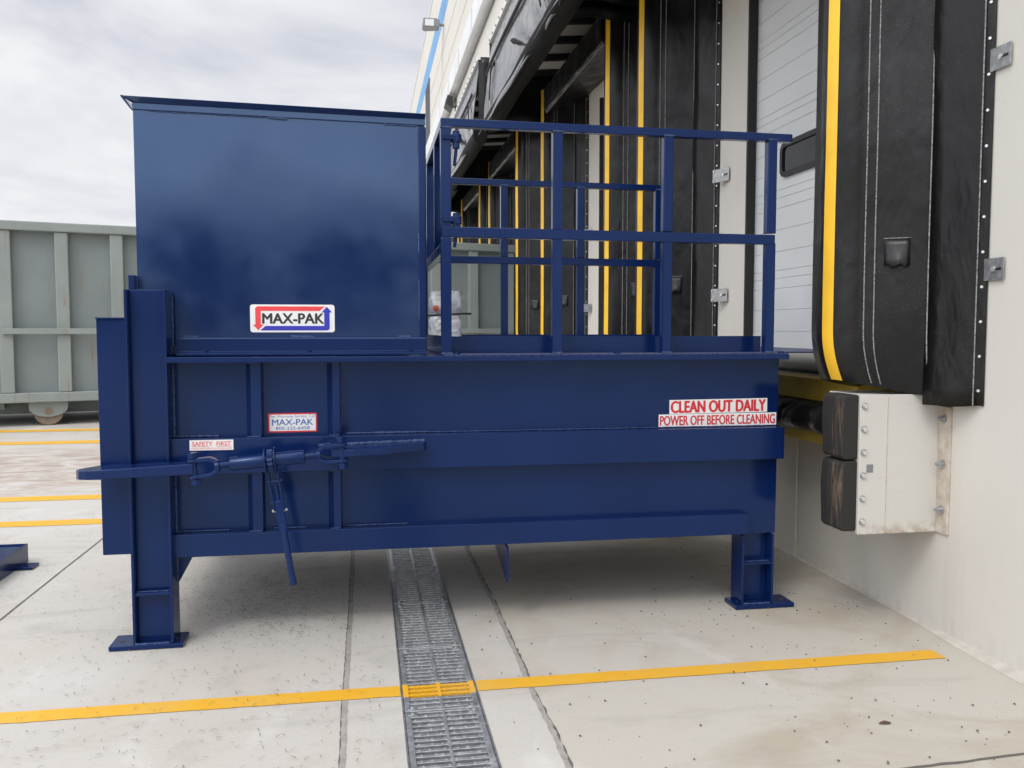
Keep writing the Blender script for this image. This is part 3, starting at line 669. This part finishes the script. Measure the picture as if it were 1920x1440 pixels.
for dy, dx, lab in ((-4.09, 0, 'black fabric dock hood over the near white door, almost wholly above the picture edge'), (5.03, -0.06, 'black fabric dock hood over the third dock, its near end panel showing above the railing'), (9.4, 0, 'distant black fabric dock hood glimpsed beside the left railing post')):
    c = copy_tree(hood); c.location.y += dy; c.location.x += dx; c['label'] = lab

# ------------------------------------------------------------------ dock bumper
bp = thing('dock_bumper', 'cream steel dock bumper box with two worn rubber blocks, bolted to the wall', 'dock bumper', (XW, 3.95, 0.5))
b = MB(); b.box(2.356, XW, 3.834, 3.846, 0.50, 1.185); b.box(2.356, XW, 4.11, 4.122, 0.50, 1.185); b.box(2.356, 2.372, 3.846, 4.11, 0.50, 1.185); b.box(2.372, XW, 3.846, 4.11, 1.165, 1.18)
b.hexa([(2.372, 3.846, 0.505), (XW, 3.846, 0.505), (XW, 4.11, 0.505), (2.372, 4.11, 0.505), (2.372, 3.846, 0.52), (XW, 3.846, 0.52), (XW, 4.11, 0.52), (2.372, 4.11, 0.52)])
b.build('box', M['bumper_box'], bp, bevel=0.003)
b = MB(); b.box(2.50, 2.503, 3.8315, 3.834, 0.505, 1.18); b.build('plate_seam', M['rust'], bp)
b = MB(); b.box(2.774, XW, 3.745, 3.834, 0.50, 1.125); b.build('wall_flange', M['rust'], bp, bevel=0.003)
for z in (1.07, 0.845, 0.62):
    b = MB(); b.cyl((2.774, 3.79, z), (2.769, 3.79, z), 0.022, 18); bo = b.build('anchor_bolt', M['galv'], bp)
    b = MB(); b.cyl((2.769, 3.79, z), (2.752, 3.79, z), 0.013, 6); b.cyl((2.752, 3.79, z), (2.735, 3.79, z), 0.007, 10); b.build('nut', M['galv'], bo)
for i in range(6):
    z = 1.13-i*0.113; b = MB(); b.cyl((2.378, 3.834, z), (2.378, 3.830, z), 0.017, 18); bo = b.build('bolt', M['galv'], bp)
    b = MB(); b.cyl((2.378, 3.830, z), (2.378, 3.820, z), 0.011, 6); b.build('bolt_head', M['rivet'], bo)
for z0, z1 in ((0.515, 0.862), (0.868, 1.185)):
    b = MB(); r = 0.028; ya, yb = 3.845, 4.03
    pts = [(2.356, z0), (2.356, z1), (2.268+r, z1)] + [(2.268+r-r*math.sin(R(a)), z1-r+r*math.cos(R(a))) for a in (25, 50, 75)] + [(2.262, (z0+z1)/2+0.05)] + [(2.268+r-r*math.cos(R(a)), z0+r-r*math.sin(R(a))) for a in (15, 40, 65)] + [(2.268+r, z0)]
    b.prism(pts, 'y', ya, yb); b.build('rubber_block', M['rubber'], bp, bevel=0.010)
b = MB(); b.box(2.395, 2.43, 3.8325, 3.834, 0.805, 0.845); b.build('tape_scrap', M['lamp'], bp)

# ------------------------------------------------------------------ wall lamp and floodlight
lp = thing('wall_lamp', 'grey box shaped area lamp on a short arm near the blue stripe', 'wall lamp', (XW, 30.7, 12.0))
b = MB(); b.cyl((XW, 30.7, 12.03), (2.60, 30.7, 12.03), 0.05, 10); b.build('arm', M['lamp'], lp)
b = MB(); b.prism([(2.62, 11.90), (2.62, 12.12), (2.50, 12.17), (2.06, 12.17), (2.04, 11.92), (2.10, 11.86)], 'y', 30.45, 30.95); hd = b.build('head', M['lamp'], lp, bevel=0.02)
b = MB(); b.box(2.12, 2.42, 30.44, 30.449, 11.90, 12.12); b.build('lens', M['lens'], hd)
fl = thing('floodlight', 'small dark floodlight on the wall under the white ledge', 'floodlight', (XW, 26.8, 8.3))
b = MB(); b.cyl((XW, 26.8, 8.25), (2.66, 26.8, 8.3), 0.035, 8); b.build('arm', M['lamp'], fl)
b = MB(); b.prism([(2.66, 8.15), (2.66, 8.5), (2.50, 8.55), (2.44, 8.30)], 'y', 26.45, 27.15); b.build('head', M['ink_black'], fl, bevel=0.02)

# ------------------------------------------------------------------ grey roll-off container (built along local x, then turned)
ct = thing('roll_off_container', 'large grey green steel waste container with upright ribs, rust streaks and small wheels', 'waste container', (0, 0, 0))
S0, S1, WD = -1.6, 7.42, 2.15; zb, zt = 0.32, 2.66
b = MB(); b.box(S0, S1, 0.11, 0.115, zb, zt-0.02); b.box(S0, S1, WD-0.115, WD-0.11, zb, zt-0.02); b.box(S0+0.0, S0+0.005, 0.115, WD-0.115, zb, zt-0.02); b.box(S1-0.005, S1, 0.115, WD-0.115, zb, zt-0.02); b.box(S0+0.005, S1-0.005, 0.115, WD-0.115, zb, zb+0.01)
b.build('body', M['grey_green'], ct)
k = -2
while True:
    s = 0.06+0.66*k
    if s > S1: break
    for yy in ((0.0, 0.11), (WD-0.11, WD)):
        w_ = 0.08 if s < S1-0.2 else 0.07
        b = MB(); b.box(s-w_, min(s+w_, S1), yy[0]+0.012, yy[1], zb+0.121, zt-0.122); b.build('rib', M['grey_rib'], ct, bevel=0.012)
    k += 1
for yy in ((-0.01, 0.11), (WD-0.11, WD+0.01)):
    b = MB(); b.box(S0, S1+0.02, yy[0], yy[1]+0.02, zt-0.12, zt); b.build('top_rail', M['grey_rib'], ct, bevel=0.012)
    b = MB(); b.box(S0, S1+0.02, yy[0], yy[1]+0.01, zb-0.13+0.13-0.005, zb+0.12); b.build('bottom_rail', M['grey_rib'], ct, bevel=0.01)
b = MB(); b.box(0.02, S1-0.1, -0.035, 0.012, 1.205, 1.28); b.build('mid_rail', M['grey_rib'], ct, bevel=0.006)
for yy in (0.55, WD-0.55):
    b = MB(); b.box(S0, S1, yy-0.05, yy+0.05, 0.13, 0.315); b.build('skid', M['grey_green'], ct)
b = MB()
for i in range(14): b.box(S0+0.2+i*0.66, S0+0.28+i*0.66, 0.2, WD-0.2, 0.22, 0.31)
b.build('cross_members', M['grey_green'], ct)
for s in (0.51, 6.4):
    for yy in (0.10, WD-0.30):
        b = MB(); b.cyl((s, yy, 0.18), (s, yy+0.2, 0.18), 0.18, 28); wl = b.build('wheel', M['wheel'], ct, bevel=0.012)
        b = MB(); b.cyl((s, yy-0.03, 0.19), (s, yy, 0.19), 0.05, 12); b.build('hub', M['wheel'], wl)
        b = MB(); pts = [(s+0.23*math.cos(R(a)), 0.24+0.23*math.sin(R(a))*0.55) for a in range(180, 361, 15)]+[(s+0.23, 0.312), (s-0.23, 0.312)]
        b.prism(pts, 'y', yy-0.022, yy-0.008); b.build('wheel_guard', M['grey_rib'], ct)
ct.location = (-4.61, 12.05, 0.235); ct.rotation_euler = (0, 0, math.atan2(2.2, 7.06))

# ------------------------------------------------------------------ blue steel cover on the ground at the left
cv = thing('steel_cover', 'low blue steel cover plate with turned down sides lying on the concrete', 'steel cover', (-2.8, 5.2, 0))
b = MB(); x0, x1, y0, y1, h = -3.5, -2.168, 4.55, 5.97, 0.12
b.box(x0, x1, y0, y0+0.01, 0.002, h); b.box(x0, x1, y1-0.01, y1, 0.002, h); b.box(x0, x0+0.01, y0+0.01, y1-0.01, 0.002, h); b.box(x1-0.01, x1, y0+0.01, y1-0.01, 0.002, h); b.build('skirt', M['blue'], cv, bevel=0.002)
b = MB(); b.box(x0+0.01, x1-0.01, y0+0.01, y1-0.01, h-0.022, h-0.010); b.build('top_plate', M['blue_panel'], cv)
b = MB(); b.box(x1, x1+0.10, 5.75, 5.87, 0.004, 0.018); b.build('tab', M['blue'], cv, bevel=0.002)

# ------------------------------------------------------------------ the compactor
cp = thing('trash_compactor', 'big blue steel trash compactor with a tall hopper, warning stickers and a railed platform', 'trash compactor', (0.55, 5.1, 0))
BL, BP = M['blue'], M['blue_panel']
YB, YE = 4.33, 6.05
def P(b, name, m=None, par=None, bevel=0.003, **k): return b.build(name, m or BL, par or cp, bevel=bevel, **k)
def weld(pts, par, r=0.005):
    b = MB(); rows = []
    ps = [Vector(p) for p in pts]
    for a, c in zip(ps[:-1], ps[1:]):
        n = max(2, int((c-a).length/0.008)); d = (c-a).normalized(); u = d.orthogonal().normalized(); v = d.cross(u); rw = []
        for i in range(n+1):
            rr = r*(0.65+0.7*rnd.random()); q = a+(c-a)*i/n; rw.append([q+(u*math.cos(t)+v*math.sin(t))*rr for t in [2*math.pi*k/6 for k in range(6)]])
        b.grid(rw, True)
    return b.build('weld_bead', M['weld'], par, smooth=True)
# body
b = MB(); b.prism([(-0.93, 0.42), (1.99, 0.42), (1.99, 0.402), (2.176, 0.402), (2.18, 1.345), (-0.93, 1.345)], 'y', YB, YE); body = P(b, 'body', BP)
b = MB(); b.box(-0.915, 1.97, YB+0.02, YE-0.02, 0.395, 0.4195); P(b, 'floor_plate')
b = MB(); b.box(-0.925, 1.993, 4.262, YB-0.001, 0.418, 0.527); ch = P(b, 'bottom_channel')
weld([(-0.92, 4.32, 0.531), (-0.66, 4.32, 0.531)], ch, 0.004); weld([(-0.45, 4.32, 0.531), (-0.30, 4.32, 0.531)], ch, 0.004); weld([(-0.10, 4.32, 0.531), (0.20, 4.32, 0.531)], ch, 0.004)
b = MB(); b.box(-0.925, 2.182, 4.256, YB-0.001, 0.816, 0.985); mb = P(b, 'middle_band')
weld([(-0.92, 4.322, 0.99), (-0.70, 4.322, 0.99)], mb, 0.005); weld([(-0.10, 4.322, 0.99), (0.30, 4.322, 0.99)], mb, 0.006); weld([(0.3, 4.322, 0.989), (2.1, 4.322, 0.989)], mb, 0.003)
for x0, x1 in ((-0.572, -0.492), (-0.190, -0.122)):
    for z0, z1 in ((0.528, 0.815), (0.986, 1.344)):
        b = MB(); b.prism([(x0, YB-0.001), (x0+0.028, 4.272), (x1-0.004, 4.272), (x1, YB-0.001)], 'z', z0, z1); rb = P(b, 'side_rib')
        for z_, s_ in ((z0, 1), (z1, -1)): weld([(x0+0.01, 4.272, z_+s_*0.002), (x1-0.01, 4.272, z_+s_*0.002)], rb, 0.003)
weld([(-0.905, 4.325, 0.535), (-0.905, 4.325, 0.81)], body, 0.006); weld([(-0.905, 4.325, 0.99), (-0.905, 4.325, 1.33)], body, 0.006)
weld([(-0.122, 4.327, 1.30), (-0.122, 4.327, 1.0)], body, 0.003)
# corner post (H column) front and back, right legs
def hcol(x0, x1, ya, yb, yw, z0, z1, name, stiff, plate, t=0.013):
    b = MB(); b.box(x0, x0+t, ya, yb, z0, z1); b.box(x1-t, x1, ya, yb, z0, z1); b.box(x0+t, x1-t, yw, yw+0.012, z0, z1); o = P(b, name, bevel=0.003)
    for s in stiff:
        b = MB(); b.box(x0+t, x1-t, ya+0.004, yw, s, s+0.014); P(b, 'stiffener', par=o)
    b = MB(); px0, px1, pya, pyb = plate; b.box(px0, px1, pya, pyb, 0.003, z0); f_ = P(b, 'foot_plate', par=o)
    for xx in (px0+0.045, px1-0.045):
        q = MB(); q.cyl((xx, (pya+pyb)/2-0.01, z0), (xx, (pya+pyb)/2-0.01, z0+0.0015), 0.012, 16); q.build('bolt_hole', M['trench'], o)
    weld([(x0+0.01, ya-0.002, z0+0.003), (x1-0.02, ya-0.002, z0+0.003)], o, 0.005)
    if stiff: weld([(x0+t+0.004, ya+0.02, stiff[0]+0.017), (x1-t-0.004, ya+0.02, stiff[0]+0.017)], o, 0.003)
    return o
post = hcol(-1.090, -0.908, 4.215, 4.365, 4.262, 0.024, 1.685, 'corner_post', (0.253,), (-1.197, -0.866, 4.205, 4.366))
weld([(-0.906, 4.35, 1.66), (-0.906, 4.35, 1.42)], post, 0.004)
hcol(-1.090, -0.908, 5.99, 6.14, 6.05, 0.024, 1.685, 'corner_post', (), (-1.197, -0.866, 5.985, 6.146))
leg = hcol(1.974, 2.157, 4.300, 4.44, 4.372, 0.026, 0.4015, 'leg', (0.238,), (1.938, 2.272, 4.285, 4.44))
hcol(1.974, 2.157, 6.0, 6.14, 6.06, 0.026, 0.4015, 'leg', (), (1.938, 2.272, 5.995, 6.15))
# breech panel at the left end
b = MB(); b.box(-1.228, -1.091, 4.275, YE-0.02, 0.441, 1.547); bpn = P(b, 'breech_panel')
b = MB(); b.box(-1.230, -1.092, 4.268, YE-0.01, 1.547, 1.557); P(b, 'top_lip', par=bpn)
b = MB(); b.box(-1.089, -1.062, 4.30, 4.36, 1.686, 1.755); P(b, 'lug')
b = MB(); b.prism([(-0.905, 0.415), (-0.83, 0.415), (-0.90, 0.285), (-0.905, 0.285)], 'y', 4.335, 4.347); P(b, 'corner_gusset', bevel=0)
b = MB(); b.prism([(4.27, 0.4), (4.27, 0.218), (5.02, 0.395), (5.02, 0.4)], 'x', 0.692, 0.704); P(b, 'skid_gusset', bevel=0)
# deck rim and tread deck
b = MB(); b.box(-0.908, 2.172, 4.20, YE, 1.346, 1.372); P(b, 'deck_rim')
b = MB(); b.box(0.372, 2.168, 4.206, YE-0.01, 1.372, 1.379); dk = P(b, 'tread_deck', M['deck'], bevel=0.001)
b = MB(); b.box(2.168, 2.80, 4.47, YE-0.05, 1.370, 1.3785); P(b, 'bridge_plate', M['deck'], bevel=0.001)
for x in (0.44, 1.25, 2.135):
    b = MB(); b.cyl((x, 4.225, 1.372), (x, 4.225, 1.388), 0.016, 6); b.build('bolt', BL, dk)
# hopper
b = MB(); YH = 4.372
b.hexa([(-1.066, YH, 1.38), (0.296, YH, 1.38), (0.296, YH+0.008, 1.38), (-1.066, YH+0.008, 1.38), (-1.066, YH, 2.56), (0.296, YH, 2.53), (0.296, YH+0.008, 2.53), (-1.066, YH+0.008, 2.56)])
b.hexa([(-1.066, YE-0.09, 1.38), (0.296, YE-0.09, 1.38), (0.296, YE-0.082, 1.38), (-1.066, YE-0.082, 1.38), (-1.066, YE-0.09, 2.56), (0.296, YE-0.09, 2.53), (0.296, YE-0.082, 2.53), (-1.066, YE-0.082, 2.56)])
b.box(-1.066, -1.058, YH+0.008, YE-0.09, 1.38, 2.56); hop = P(b, 'hopper', M['blue_hopper'], bevel=0.002)
b = MB(); w = 0.045
for (pa, pb, off) in (((-1.066, YH), (0.301, YH), (0, -w)), ((-1.066, YE-0.082), (0.301, YE-0.082), (0, w))):
    za, zb2 = 2.53, 2.507
    o_ = Vector((-w, off[1], 0.052)); o2 = Vector((0.0, off[1], 0.048))
    A = [Vector((pa[0], pa[1], za)), Vector((pb[0], pb[1], zb2))]
    sgn = 1 if off[1] < 0 else -1
    u = Vector((0, 0, 0.030)); g = Vector((0, sgn*0.008, 0)); f = Vector((0, -sgn*0.011, 0))
    b.hexa([A[0]+f, A[1]+f, A[1], A[0], A[0]+f+u, A[1]+f+u, A[1]+u, A[0]+u])
    b.hexa([A[0]+f+u, A[1]+f+u, A[1]+u+g, A[0]+u+g, A[0]+o_, A[1]+o2, A[1]+o2+Vector((0, sgn*0.012, 0.004)), A[0]+o_+Vector((0.01, sgn*0.012, 0.004))])
b.hexa([(-1.074, YH-0.011, 2.53), (-1.066, YH-0.011, 2.53), (-1.066, YE-0.071, 2.53), (-1.074, YE-0.071, 2.53), (-1.066-w, YH-w, 2.582), (-1.054-w, YH-w, 2.586), (-1.054-w, YE-0.082+w, 2.586), (-1.066-w, YE-0.082+w, 2.582)])
lip = P(b, 'flared_rim', M['blue_hopper'], par=hop, bevel=0.002)
weld([(-0.99, YH-0.003, 2.526), (-0.45, YH-0.003, 2.517)], lip, 0.0035); weld([(-0.45, YH-0.004, 2.516), (-0.36, YH-0.004, 2.514)], lip, 0.008); weld([(0.10, YH-0.004, 2.507), (0.26, YH-0.004, 2.504)], lip, 0.005)
b = MB(); b.hexa([(0.268, YH-0.007, 1.462), (0.301, YH-0.007, 1.462), (0.301, YH+0.012, 1.462), (0.268, YH+0.012, 1.462), (0.268, YH-0.007, 2.504), (0.301, YH-0.007, 2.504), (0.301, YH+0.012, 2.504), (0.268, YH+0.012, 2.504)])
b.box(0.297, 0.305, YH+0.012, YH+0.06, 1.38, 2.50); fr = P(b, 'edge_angle', par=hop, bevel=0.002)
for za, zb2 in ((2.48, 2.36), (1.98, 1.88), (1.75, 1.55)): weld([(0.266, YH-0.002, za), (0.266, YH-0.002, zb2)], fr, 0.0035)
b = MB(); b.prism([(YH-0.001, 1.462), (4.338, 1.462), (4.334, 1.455), (4.334, 1.395), (4.29, 1.388), (4.29, 1.376), (YH-0.001, 1.376)], 'x', -0.885, 0.300); sil = P(b, 'base_angle', bevel=0.002)
for x0, x1 in ((-0.86, -0.79), (-0.36, -0.25), (0.16, 0.22)): weld([(x0, YH-0.004, 1.466), (x1, YH-0.004, 1.464)], sil, 0.006)
for x in (-0.75, -0.27, 0.215):
    b = MB(); b.cyl((x, 4.312, 1.386), (x, 4.312, 1.398), 0.013, 6); b.build('bolt', BL, sil)
# railings
def tube(b, p0, p1, w=0.046): b.bar(p0, p1, w, w, (0, 0, 1) if abs(p1[2]-p0[2]) < 0.2 else (0, 1, 0)); return b
def railing(y, posts, xa, xb, zr, name, tq=0.12):
    r = MB(); r.bar((xa, y, zr-0.019), (xb, y, zr-0.019-0.012), 0.046, 0.040); o = P(r, name, bevel=0.004)
    r = MB(); r.bar((xa+0.008, y-0.003, 1.977), (posts[-1]+0.02, y-0.003, 1.967), 0.046, 0.05); P(r, 'mid_rail', par=o, bevel=0.004)
    for x in posts:
        for z0, z1 in ((1.379, 1.950), (1.999, zr-0.040)):
            r = MB(); r.box(x-0.025, x+0.025, y-0.024, y+0.024, z0, z1); P(r, 'post', par=o, bevel=0.004)
        weld([(x-0.028, y-0.024, zr-0.043), (x+0.028, y-0.024, zr-0.043)], o, 0.005); weld([(x-0.027, y-0.026, 1.382), (x+0.027, y-0.026, 1.382)], o, 0.006)
    r = MB(); r.box(xa+0.03, posts[-1]+0.02, y+tq, y+tq+0.008, 1.380, 1.466); P(r, 'toe_plate', par=o, bevel=0.001)
    return o
nr = railing(4.282, (0.393, 0.950, 1.525, 2.088), 0.368, 2.196, 2.523, 'guard_rail')
railing(5.93, (0.393, 0.945, 1.482, 2.045), 0.368, 2.10, 2.525, 'guard_rail', -0.034)
r = MB(); tube(r, (0.392, 4.312, 2.505), (0.392, 5.905, 2.505)); gt = P(r, 'gate', bevel=0.004)
r = MB(); tube(r, (0.392, 4.312, 1.90), (0.392, 5.905, 1.90)); P(r, 'gate_rail', par=gt, bevel=0.004)
for y in (4.70, 5.28):
    r = MB(); r.box(0.369, 0.415, y-0.024, y+0.024, 1.924, 2.481); P(r, 'gate_stile', par=gt, bevel=0.004)
r = MB(); r.box(0.372, 0.380, 4.312, 5.905, 1.381, 1.47); P(r, 'toe_plate', par=gt, bevel=0.001)
for z in (2.43, 2.035):
    r = MB(); r.bar((0.375, 4.252, z), (0.44, 4.262, z), 0.03, 0.022); r.cyl((0.445, 4.275, z-0.05), (0.445, 4.275, z+0.035), 0.018, 12); r.cyl((0.445, 4.275, z-0.02), (0.445, 4.275, z+0.02), 0.026, 14); P(r, 'hinge', par=nr, bevel=0.003)
    r = MB(); r.cyl((0.445, 4.275, z-0.05), (0.437, 4.29, z-0.13), 0.008, 8); P(r, 'hinge_pin', par=nr, bevel=0)
# ratchet latch
la = MB()
pl = [(-1.175, 4.07), (-1.235, 4.085), (-1.272, 4.105), (-1.292, 4.135), (-1.29, 4.16), (-1.22, 4.235), (-1.10, 4.27), (-1.095, 4.205), (-0.93, 4.195), (-0.775, 4.13), (-0.775, 4.07)]
vs = [(x, y, 0.828+(x+1.29)*0.032+(0.0)) for x, y in pl]+[(x, y, 0.870+(x+1.29)*0.050) for x, y in pl]; n = len(pl)
la.add(vs, [tuple(range(n-1, -1, -1)), tuple(range(n, 2*n))]+[(i, (i+1) % n, n+(i+1) % n, n+i) for i in range(n)])
lt = P(la, 'latch_bar', bevel=0.005)
A0, A1 = Vector((-0.70, 4.09, 0.876)), Vector((-0.20, 4.09, 0.922)); dv_ = (A1-A0).normalized()
def on(t): return A0+(A1-A0)*t
r = MB(); r.cyl(Vector((-0.617, 4.09, 0.886)), Vector((-0.283, 4.09, 0.9135)), 0.0315, 24); tb_ = P(r, 'turnbuckle', bevel=0.004, smooth=False)
for q in tb_.data.polygons: q.use_smooth = len(q.vertices) == 4
for a, c, e in (((-0.665, 4.09, 0.882), (-0.60, 4.09, 0.888), (-0.655, 4.09, 0.883)), ((-0.29, 4.09, 0.913), (-0.225, 4.09, 0.919), (-0.275, 4.09, 0.9145))):
    r = MB(); r.cyl(a, c, 0.014, 14)
    for k in range(8): r.ring(Vector(e)+dv_*0.005*k, dv_, 0.0155, 0.013, 0.0025, 14)
    P(r, 'threaded_rod', par=tb_, bevel=0)
def clevis(base, tip, bolt_x, name='clevis'):
    r = MB(); d = (tip-base).normalized(); u = Vector((0, 0, 1)); u = (u-d*u.dot(d)).normalized()
    pts = [base+d*0.0]; prev = None
    for s in (1, -1):
        path = [base-d*0.004+u*s*0.006, base+d*0.008+u*s*0.024, base+d*0.03+u*s*0.036, tip+u*s*0.038]
        for a, c in zip(path[:-1], path[1:]): r.bar(a-(c-a)*0.08, c+(c-a)*0.08, 0.040, 0.019, u)
        r.cyl(tip+u*s*0.030, tip+u*s*0.046, 0.027, 16)
    r.cyl(base-d*0.01, base+d*0.012, 0.026, 12)
    o = P(r, name, par=tb_, bevel=0.004)
    q = MB(); q.cyl(tip-u*0.075, tip+u*0.070, 0.014, 12); q.cyl(tip+u*0.048, tip+u*0.074, 0.025, 6); q.cyl(tip-u*0.074, tip-u*0.048, 0.025, 6); P(q, 'clevis_bolt', par=tb_, bevel=0.002)
clevis(Vector((-0.672, 4.09, 0.880)), Vector((-0.775, 4.09, 0.868)), -0.77)
clevis(Vector((-0.222, 4.09, 0.9185)), Vector((-0.115, 4.09, 0.927)), -0.11)
# weld-on ear on the middle band
r = MB(); pl = [(-0.165, 4.085), (-0.165, 4.125), (-0.24, 4.255), (0.285, 4.255), (0.285, 4.21), (0.272, 4.195), (0.10, 4.10), (-0.06, 4.075)]
vs = [(x, y, 0.905+(x+0.165)*0.022) for x, y in pl]+[(x, y, 0.940+(x+0.165)*0.030) for x, y in pl]; n = len(pl)
r.add(vs, [tuple(range(n-1, -1, -1)), tuple(range(n, 2*n))]+[(i, (i+1) % n, n+(i+1) % n, n+i) for i in range(n)]); ear = P(r, 'latch_ear', bevel=0.004)
weld([(-0.23, 4.252, 0.942), (0.28, 4.252, 0.956)], ear, 0.008)
# ratchet gear, yoke and lever
gc = Vector((-0.438, 4.09, 0.9))
r = MB(); r.ring(gc, dv_, 0.052, 0.030, 0.026, 28, teeth=1); P(r, 'ratchet_gear', par=tb_, bevel=0.001)
ld = Vector((0.10, -0.055, -0.575)).normalized()
for s in (-1, 1):
    r = MB(); c = gc+dv_*s*0.022; r.ring(c, dv_, 0.060, 0.032, 0.008, 24)
    r.bar(c+ld*0.05, c+ld*0.235, 0.034, 0.008, dv_); P(r, 'yoke_plate', par=tb_, bevel=0.002)
r = MB(); r.cyl(gc+ld*0.115, gc+ld*0.19, 0.012, 12); r.cyl(gc+ld*0.14, gc+ld*0.145, 0.016, 12); P(r, 'pawl_spring', BL, tb_, bevel=0)
for t in (0.10, 0.20, 0.235):
    r = MB(); r.cyl(gc+ld*t-dv_*0.034, gc+ld*t+dv_*0.034, 0.007, 8); P(r, 'yoke_bolt', M['galv'] if t > 0.21 else BL, tb_, bevel=0)
r = MB(); r.bar(gc+ld*0.19, gc+ld*0.33, 0.026, 0.036, dv_); r.cyl(gc+ld*0.30, gc+ld*0.585, 0.0145, 16); P(r, 'lever', par=tb_, bevel=0.003)

# stickers (flat vinyl on the steel)
def sticker(name, x0, x1, z0, z1, y, m, rad=0.0, slope=0.0):
    b = MB()
    if rad: pts = [(xx+rad*math.cos(R(a)), zz_+rad*math.sin(R(a))+slope*(xx-x0)/(x1-x0)) for xx, zz_, s in ((x1-rad, z1-rad, 0), (x0+rad, z1-rad, 90), (x0+rad, z0+rad, 180), (x1-rad, z0+rad, 270)) for a in (s, s+30, s+60, s+90)]
    else: pts = [(x0, z0), (x1, z0+slope), (x1, z1+slope), (x0, z1)]
    b.prism(pts, 'y', y-0.001, y); return b.build(name, m, cp)
def flat(pts, y, m, par, name):
    b = MB(); b.prism(pts, 'y', y-0.0006, y); return b.build(name, m, par)
# logo plate
y = YH-0.0015; lx0, lx1, lz0, lz1 = -0.552, -0.150, 1.487, 1.622
st = sticker('logo_sticker', lx0, lx1, lz0, lz1, y, M['sticker'], 0.012)
W_, HH = lx1-lx0, lz1-lz0
def q(u, v): return (lx0+u*W_, lz0+v*HH)
yy = y-0.0012
red = [q(0.06,0.28), q(0.06,0.86), q(0.075,0.92), q(0.10,0.935), q(0.885,0.935), q(0.82,0.77), q(0.125,0.77), q(0.125,0.28), q(0.155,0.28), q(0.093,0.07), q(0.03,0.28)]
flat(red, yy, M['red2'], st, 'red_arrow')
blu = [q(0.94,0.72), q(0.94,0.14), q(0.925,0.08), q(0.90,0.065), q(0.115,0.065), q(0.18,0.23), q(0.875,0.23), q(0.875,0.72), q(0.845,0.72), q(0.907,0.93), q(0.97,0.72)]
flat(blu, yy, M['logo_blue'], st, 'blue_arrow')
a0, a1 = q(0.145, 0.32), q(0.87, 0.68); text('MAX-PAK', a0[0], a1[0], a0[1], a1[1], yy-0.0007, M['ink_black'], st, 0.05)
# warranty sticker
y = YB-0.0015; st = sticker('warranty_sticker', -0.472, -0.239, 1.000, 1.094, y, M['red'], 0.004)
flat([(-0.465, 1.007), (-0.246, 1.007), (-0.246, 1.087), (-0.465, 1.087)], y-0.0012, M['sticker'], st, 'sticker_face')
text('For Warranty Service, Call', -0.462, -0.249, 1.068, 1.085, y-0.002, M['ink_blue'], st, 0.0)
text('MAX-PAK', -0.453, -0.258, 1.035, 1.064, y-0.002, M['ink_blue'], st, 0.03); text('800-225-6458', -0.436, -0.275, 1.013, 1.028, y-0.002, M['ink_blue'], st, 0.02)
# safety sticker on the band
y = 4.256-0.0015; st = sticker('safety_sticker', -0.824, -0.625, 0.930, 0.979, y, M['sticker'])
text('SAFETY  FIRST', -0.812, -0.637, 0.951, 0.971, y-0.0012, M['red2'], st, 0.02); text('STAND CLEAR WHEN UNLATCHING DOOR', -0.818, -0.631, 0.935, 0.9425, y-0.0012, M['red2'], st)
flat([(-0.812, 0.9475), (-0.735, 0.9475), (-0.735, 0.949), (-0.812, 0.949)], y-0.0012, M['red2'], st, 'underline'); flat([(-0.703, 0.9475), (-0.637, 0.9475), (-0.637, 0.949), (-0.703, 0.949)], y-0.0012, M['red2'], st, 'underline')
# warning stickers
y = YB-0.0015; st = sticker('warning_sticker', 1.568, 2.115, 1.057, 1.131, y, M['sticker'], 0, 0.004)
text('CLEAN OUT DAILY', 1.578, 2.105, 1.063, 1.124, y-0.0012, M['red'], st, 0.06, slope=0.004)
st = sticker('warning_sticker', 1.510, 2.168, 0.989, 1.0555, y, M['sticker'], 0, 0.002)
text('POWER OFF BEFORE CLEANING', 1.518, 2.160, 0.997, 1.047, y-0.0012, M['red'], st, 0.035, slope=0.002)

# ------------------------------------------------------------------ shrink-wrapped control box on the deck
wb = thing('wrapped_box', 'plastic wrapped control box with a red button and black strap, standing behind the railing', 'wrapped box', (0.5, 5.6, 1.38))
rows = []
for i in range(19):
    z = 1.381+0.36*i/18; pin = 0.018*math.exp(-((z-1.595)/0.025)**2); top = max(0, (z-1.70)/0.04); row = []
    for k in range(40):
        a = 2*math.pi*k/40; c, s = math.cos(a), math.sin(a); e = 0.35
        x = 0.508+(0.096-pin-0.015*top)*math.copysign(abs(c)**e, c); yv = 5.62+(0.15-pin)*math.copysign(abs(s)**e, s)
        row.append((x+0.005*math.sin(z*60+k)+rnd.uniform(-1, 1)*0.0035, yv+rnd.uniform(-1, 1)*0.0045, z+0.006*math.sin(k*1.3)*top))
    rows.append(row)
b = MB(); b.grid(rows, True); b.add(rows[-1], [tuple(range(40))]); b.build('wrap', M['plastic'], wb, smooth=True)
b = MB(); b.cyl((0.436, 5.474, 1.632), (0.436, 5.455, 1.632), 0.019, 18); b.cyl((0.436, 5.456, 1.632), (0.436, 5.450, 1.632), 0.011, 18, 0.007); b.build('button', M['orange'], wb)
b = MB()
for a, c in (((0.402, 5.460, 1.588), (0.612, 5.460, 1.600)), ((0.612, 5.460, 1.600), (0.665, 5.50, 1.601))): b.bar(a, c, 0.004, 0.012)
b.box(0.405, 0.610, 5.776, 5.780, 1.588, 1.600); b.build('strap', M['strap'], wb)
